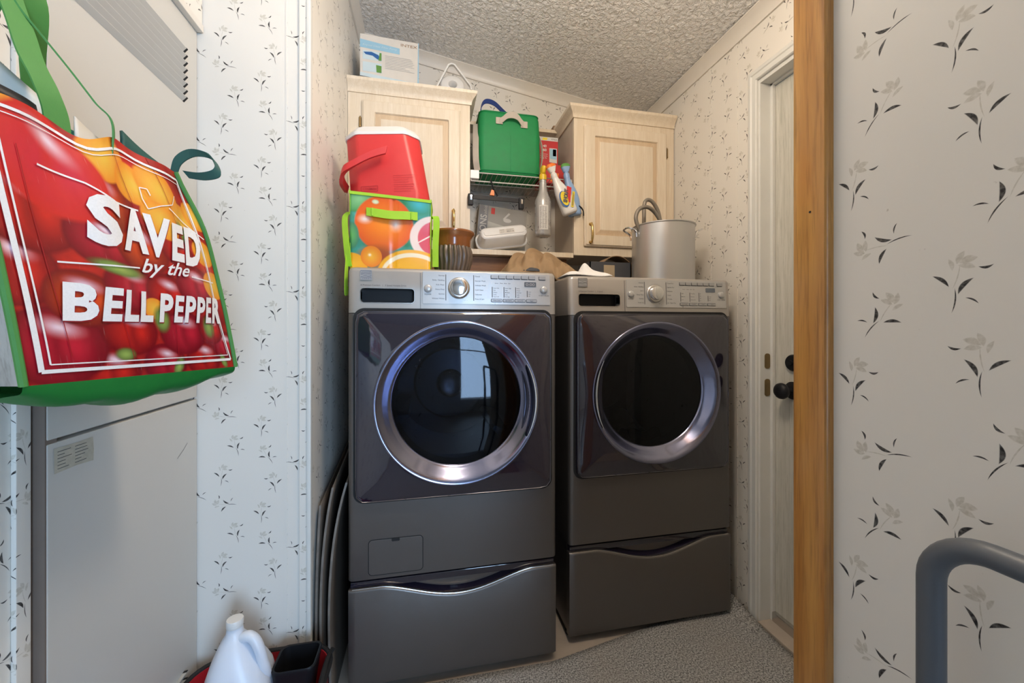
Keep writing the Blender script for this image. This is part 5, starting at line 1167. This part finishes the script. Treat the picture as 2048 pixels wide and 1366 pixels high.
lb = lambda o: (lambda u, v: J(0.0772 * cos(-pi / 2 + (u - 0.5) * 1.7 + 0.6) * 1.15 + 0, 0.0772 * sin(-pi / 2 + (u - 0.5) * 1.7 + 0.6) * 1.15 - o, 0.03 + 0.105 * v))
def lab_pt(u, v, o=0.0008):
    a = -pi / 2 - 0.2 + 1.5 * u; c, s_ = cos(a), sin(a); r = 0.0765 + o
    return J(r * math.copysign(abs(c) ** (2 / 3.0), c), r * math.copysign(abs(s_) ** (2 / 3.0), s_), 0.03 + 0.104 * v)
lo = MB().grid(lambda u, v: lab_pt(u, v), 20, 6).build('label', 'white_pl', jg, ang=70)
MB().grid(lambda u, v: lab_pt(0.04 + 0.92 * u, 0.03 + 0.89 * v, 0.0014), 20, 6).build('label_field', 'label_deep', lo, ang=70)

# ================================================================== pepper shopping bag hanging at the left
BC = 0.574
def bagP(d, z, o=0.0):
    """point on the print face: d along the view direction, z above eye level, o outwards"""
    xc = -BC + o
    return Vector((xc * CT + d * ST, d * CT - xc * ST, CAMZ + z))
BL_, BR_, TL_, TR_ = (0.469, -0.068), (0.829, -0.079), (0.412, 0.262), (0.686, 0.268)
def face_dz(u, v):
    a = (BL_[0] + (BR_[0] - BL_[0]) * u, BL_[1] + (BR_[1] - BL_[1]) * u); b = (TL_[0] + (TR_[0] - TL_[0]) * u, TL_[1] + (TR_[1] - TL_[1]) * u)
    d = a[0] + (b[0] - a[0]) * v; z = a[1] + (b[1] - a[1]) * v
    d += 0.020 * sin(pi * v) * u ** 2
    z += v ** 3 * (0.010 * math.exp(-((u - 0.62) / 0.10) ** 2) - 0.012 * math.exp(-((u - 0.43) / 0.09) ** 2))
    return d, z
def wr_(d, z):
    u = (d - 0.45) / 0.36; v = (z + 0.075) / 0.34
    return 0.012 * sin(pi * min(1, max(0, v))) * sin(pi * min(1, max(0, u))) + 0.005 * max(0, v) ** 2 * sin(24 * u + 1) + 0.0025 * sin(17 * u + 5 * v) * sin(pi * min(1, max(0, v)))
def face(u, v, o=0.0):
    d, z = face_dz(u, v); return bagP(d, z, wr_(d, z) + o)
root = bagP(0.62, -0.11, -0.08)
pb = thing('pepper_shopping_bag', root, 'shopping bag printed with red and orange bell peppers, green straps, hanging at left', 'shopping bag')
MB().grid(lambda u, v: face(u, v), 60, 44).build('front_panel', 'peppers', pb, ang=70)
GD = 0.145
# gussets and back
def gus(uu):
    def f(u, v):
        p = face(uu, v, 0); q = p + (bagP(0, 0, -GD) - bagP(0, 0, 0)); r = p.lerp(q, u)
        d_ = (bagP(1, 0) - bagP(0, 0)); r += d_ * (0.02 * sin(pi * u) * (v * 1.2 if uu > 0.5 else -v * 0.4) * (-1 if uu > 0.5 else 1)); return r
    return f
MB().grid(gus(0.0), 12, 14).build('side_panel', 'gusset', pb, ang=70)
MB().grid(gus(1.0), 12, 14).build('side_panel', 'bag_green', pb, ang=70)
MB().grid(lambda u, v: face(u, v, -GD - 2 * wr_(*face_dz(u, v))), 16, 10).build('back_panel', 'bag_green', pb, ang=70)
def bott(u, v):
    d, z = face_dz(u, 0); sag = 0.050 * (sin(pi * (0.10 + 0.86 * (1 - u))) ** 0.7) * (1 - 0.55 * u) + 0.003
    prof = sin(pi * min(1.0, v * 1.15) * 0.5) ** 0.8 if v < 0.5 else (sin(pi * 0.575 * 0.5) ** 0.8 + (1 - sin(pi * 0.575 * 0.5) ** 0.8) * sin(pi * (v - 0.5)) if v < 0.999 else 0)
    dep = [0, 0.012, 0.03, 0.05, GD][0]
    o = wr_(d, z) * (1 - v) - GD * (v ** 1.7)
    zz = z - sag * (sin(pi * v ** 0.62))
    return bagP(d + 0.006 * sin(9 * u) * sin(pi * v), zz + 0.004 * sin(22 * u + 8 * v) * sin(pi * v), o)
MB().grid(bott, 40, 20).build('bottom_panel', 'bag_green', pb, ang=70)
mb = MB(); mb.tube([face(1.0, k / 20, 0.001) for k in range(21)], 0.0042, 8); mb.build('piping', 'strap_green', pb)
mb = MB(); mb.tube([face(0.0, k / 20, 0.001) for k in range(21)], 0.0042, 8); mb.build('piping', 'strap_green', pb)
# lettering and printed lines follow the face
fmap = lambda o: (lambda x, y: bagP(x, y, wr_(x, y) + o))
def bag_text(items, name, mat, o):
    mb = MB()
    for (t_, x0, x1, z0, h, bold, sh, dz) in items:
        vs, fs = text_geo(t_, h, x1 - x0, 'L', bold, sh, 0.012)
        mb.add([fmap(o)(x0 + a, z0 + b + dz * a / (x1 - x0)) for a, b in vs], fs)
    return mb.build(name, mat, pb, smooth=False)
LET = [('S', 0.530, 0.578, 0.119, 0.064, 0.045, 0, 0), ('A', 0.580, 0.622, 0.118, 0.060, 0.045, 0, 0), ('V', 0.614, 0.656, 0.117, 0.060, 0.045, 0, 0), ('E', 0.660, 0.687, 0.116, 0.058, 0.045, 0, 0), ('D', 0.690, 0.727, 0.113, 0.062, 0.045, 0, 0),
       ('by the', 0.609, 0.698, 0.086, 0.022, 0.015, 0.35, 0.004),
       ('B', 0.507, 0.548, 0.0125, 0.047, 0.04, 0, 0), ('E', 0.553, 0.578, 0.0125, 0.045, 0.04, 0, 0), ('L', 0.582, 0.604, 0.0125, 0.044, 0.04, 0, 0), ('L', 0.607, 0.630, 0.0125, 0.044, 0.04, 0, 0),
       ('P', 0.642, 0.667, 0.0125, 0.044, 0.04, 0, 0), ('E', 0.671, 0.688, 0.0125, 0.043, 0.04, 0, 0), ('P', 0.692, 0.714, 0.0125, 0.044, 0.04, 0, 0), ('P', 0.717, 0.738, 0.0125, 0.044, 0.04, 0, 0), ('E', 0.741, 0.757, 0.0125, 0.045, 0.04, 0, 0), ('R', 0.761, 0.787, 0.012, 0.046, 0.04, 0, 0)]
LET = [(a, 0.507 + (b - 0.507) * 0.99, 0.507 + (c - 0.507) * 0.99, d, e, f, g_, h_) for a, b, c, d, e, f, g_, h_ in LET]
bag_text([(a, b + 0.0016, c + 0.0016, d - 0.0016, e, f, g_, h_) for a, b, c, d, e, f, g_, h_ in LET], 'lettering_shadow', 'redd', 0.0012)
bag_text(LET, 'lettering', 'white_ink', 0.0020)
def seg(pts, n=10):
    out = []
    for a, b in zip(pts[:-1], pts[1:]):
        for k in range(n): out.append((a[0] + (b[0] - a[0]) * k / n, a[1] + (b[1] - a[1]) * k / n, a[0] + (b[0] - a[0]) * (k + 1) / n, a[1] + (b[1] - a[1]) * (k + 1) / n))
    return out
mb = MB()
f = fmap(0.0016)
lines(mb, seg([(0.502, 0.084), (0.605, 0.0915)]), 0.0022, f); lines(mb, seg([(0.701, 0.0905), (0.762, 0.0865)]), 0.0018, f)
lines(mb, seg([(0.481, 0.198), (0.530, 0.193), (0.570, 0.180), (0.608, 0.179)], 8), 0.0024, f); lines(mb, seg([(0.672, 0.222), (0.664, 0.205), (0.640, 0.196), (0.622, 0.186), (0.615, 0.20), (0.612, 0.216), (0.622, 0.217), (0.626, 0.208)], 5), 0.0014, f); lines(mb, seg([(0.655, 0.197), (0.70, 0.178), (0.735, 0.163)]), 0.0018, f)
mb.build('printed_flourish', 'white_ink', pb, smooth=False, kind='stuff'); mb = MB()
# double frame
q = lambda u, v: face_dz(u, v)
for e, w_ in ((0.055, 0.0065), (0.085, 0.0022)):
    er = 0.030 if e < 0.06 else 0.046
    ey = e * 0.95
    P4 = [q(e, ey * 0.9), q(1 - er, ey * 0.9), q(1 - er, 1 - ey * 0.75), q(e, 1 - ey * 0.75), q(e, ey * 0.9)]
    for i_, (a, b) in enumerate(zip(P4[:-1], P4[1:])):
        if i_ == 2:
            us = [1 - er - (1 - er - e) * k / 24 for k in range(25)]; pts = [q(u_, 1 - ey * 0.75) for u_ in us]
            lines(mb, [(*pts[k], *pts[k + 1]) for k in range(24)], w_ * 0.55, f)
        else: lines(mb, seg([a, b], 20), w_ * (0.45 if i_ == 1 else (1.0 if i_ == 3 else 0.75)), f)
mb.build('printed_frame', 'white_ink', pb, smooth=False, kind='stuff')
# faint plank joints of the print
mb = MB()
for u0, u1, v0, v1 in ((0.16, 0.135, 0.1, 0.85), (0.40, 0.36, 0.02, 0.30), (0.60, 0.56, 0.55, 1.0), (0.62, 0.64, 0.05, 0.35), (0.80, 0.78, 0.6, 1.0), (0.86, 0.86, 0.05, 0.3)):
    mb = MB(); lines(mb, seg([q(u0, v0), q(u1, v1)], 10), 0.0009, fmap(0.0010)); mb.build('print_joint', 'redd', pb, smooth=False)
# handles up to the wall hook
HK = PD(2, -95, 0.50)
def strap(px_top, w, d0, name='handle', out=0.002, pts=None, side=None, mat='strap_green'):
    MB().ribbon(spline(pts, 8), side, w, 0.002).build(name, mat, pb)
dvec = (bagP(1, 0) - bagP(0, 0)); ovec = bagP(0, 0, 1) - bagP(0, 0, 0)
p_a = PD(124, 262, 0.508 + 0.0); p_b = PD(128, 238, 0.509); 
strap(0, 0.030, 0, pts=[bagP(0.512, 0.19, -0.010), bagP(0.510, 0.262, -0.006), PD(92, 175, 0.500), PD(62, 115, 0.497), PD(42, 55, 0.497), PD(22, 0, 0.497), PD(4, -60, 0.498), HK], side=dvec)
strap(0, 0.026, 0, pts=[bagP(0.583, 0.215, -0.012), PD(226, 252, 0.577), PD(190, 205, 0.562), PD(140, 140, 0.545), PD(85, 72, 0.525), PD(38, 12, 0.510), PD(12, -45, 0.502), HK + dvec * 0.01], side=[Vector((PD(130, 657, 1).x, PD(130, 657, 1).y, 0.42)) + ovec * 0.22] * 57)
bo = -GD + 0.01
strap(0, 0.030, 0, pts=[bagP(0.49, 0.21, bo), bagP(0.488, 0.27, bo + 0.012), bagP(0.485, 0.36, bo + 0.05), bagP(0.487, 0.44, bo + 0.085), HK + Vector((-0.02, 0, 0.0))], side=dvec)
strap(0, 0.030, 0, pts=[bagP(0.60, 0.21, bo), bagP(0.59, 0.27, bo + 0.012), bagP(0.55, 0.36, bo + 0.05), bagP(0.52, 0.44, bo + 0.085), HK + Vector((-0.02, 0, 0.0))], side=dvec)
# coat hook
hk = thing('coat_hook', (XL, HK.y, HK.z), 'metal coat hook on the left wall carrying the pepper bag', 'hook')
MB().prism(circ(HK.y, HK.z + 0.03, 0.02, 20), lambda x, y, d: Vector((d, x, y)), XL + 0.0005, XL + 0.006).build('plate', 'satin', hk)
MB().tube(spline([(XL + 0.004, HK.y, HK.z + 0.03), (XL + 0.05, HK.y, HK.z + 0.005), (HK.x - 0.03, HK.y, HK.z - 0.004), (HK.x + 0.01, HK.y, HK.z - 0.004), (HK.x + 0.022, HK.y, HK.z + 0.02)], 6), 0.005, 8).build('prong', 'satin', hk)
# contents of the bag
cA = bagP(0.465, 0.225, -0.05)
def sheet(P00, P10, P01, P11, amp, seed):
    random.seed(seed); a, b = random.uniform(4, 9), random.uniform(4, 9)
    nn = (Vector(P10) - Vector(P00)).cross(Vector(P01) - Vector(P00)).normalized()
    return lambda u, v: Vector(P00).lerp(Vector(P10), u).lerp(Vector(P01).lerp(Vector(P11), u), v) + nn * amp * (sin(a * u + 3 * v) + sin(b * v + 2 * u))
MB().grid(sheet(bagP(0.425, 0.15, -0.045), bagP(0.545, 0.13, -0.035), bagP(0.430, 0.352, -0.045), bagP(0.545, 0.285, -0.035), 0.003, 1), 20, 14).build('plastic_sack', 'white_pl', label='crumpled white plastic sack sticking out of the pepper bag', cat='sack', solid=0.003)
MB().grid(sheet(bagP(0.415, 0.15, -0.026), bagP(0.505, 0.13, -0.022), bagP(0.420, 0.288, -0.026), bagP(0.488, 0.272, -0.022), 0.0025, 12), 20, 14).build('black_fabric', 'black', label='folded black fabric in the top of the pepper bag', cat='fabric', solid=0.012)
MB().grid(sheet(bagP(0.47, 0.13, -0.028), bagP(0.58, 0.13, -0.020), bagP(0.468, 0.277, -0.028), bagP(0.575, 0.262, -0.020), 0.002, 3), 16, 10).build('teal_sack', 'teal_l', label='folded light teal sack inside the pepper bag', cat='sack', solid=0.003)
MB().grid(sheet(bagP(0.535, 0.13, -0.010), bagP(0.60, 0.13, -0.010), bagP(0.537, 0.285, -0.012), bagP(0.580, 0.262, -0.010), 0.0008, 4), 8, 6).build('paper_leaflet', 'carton_white', label='paper leaflet edge poking out of the pepper bag', cat='paper', solid=0.002)
ti = thing('teal_bag', bagP(0.65, 0.1, -0.03), 'dark teal folded bag with loop handle inside the pepper bag', 'bag')
MB().grid(sheet(bagP(0.60, 0.13, -0.022), bagP(0.705, 0.12, -0.012), bagP(0.610, 0.302, -0.022), bagP(0.692, 0.262, -0.006), 0.0025, 8), 20, 14).build('fold', 'teal', ti, solid=0.004)
MB().ribbon(spline([PD(347, 352, 0.688), PD(356, 322, 0.694), PD(384, 306, 0.702), PD(418, 312, 0.700), PD(434, 332, 0.692), PD(432, 347, 0.686), PD(405, 353, 0.684), PD(372, 349, 0.684)], 6), [ovec * 0.55 + Vector((0, 0, -0.65))] * 43, 0.017, 0.002).build('loop_handle', 'teal', ti)

# ================================================================== bent tube rail at the near right
rx, ry0, ry1, rz, rr_, rb = 0.480, 0.296, -0.30, 0.962, 0.01075, 0.045
pts = [Vector((rx, ry0, 0.013)), Vector((rx, ry0, 0.5))] + [Vector((rx, ry0 - rb + rb * cos(a), rz - rb + rb * sin(a))) for a in [pi / 2 * k / 10 for k in range(11)]] + [Vector((rx, ry1 + rb + rb * cos(a), rz - rb + rb * sin(a))) for a in [pi / 2 + pi / 2 * k / 10 for k in range(11)]] + [Vector((rx, ry1, 0.5)), Vector((rx, ry1, 0.013))]
MB().tube(pts, rr_, 20).build('bent_handrail', 'rail', label='blue-grey bent steel tube handrail by the near wallpapered wall', cat='handrail')
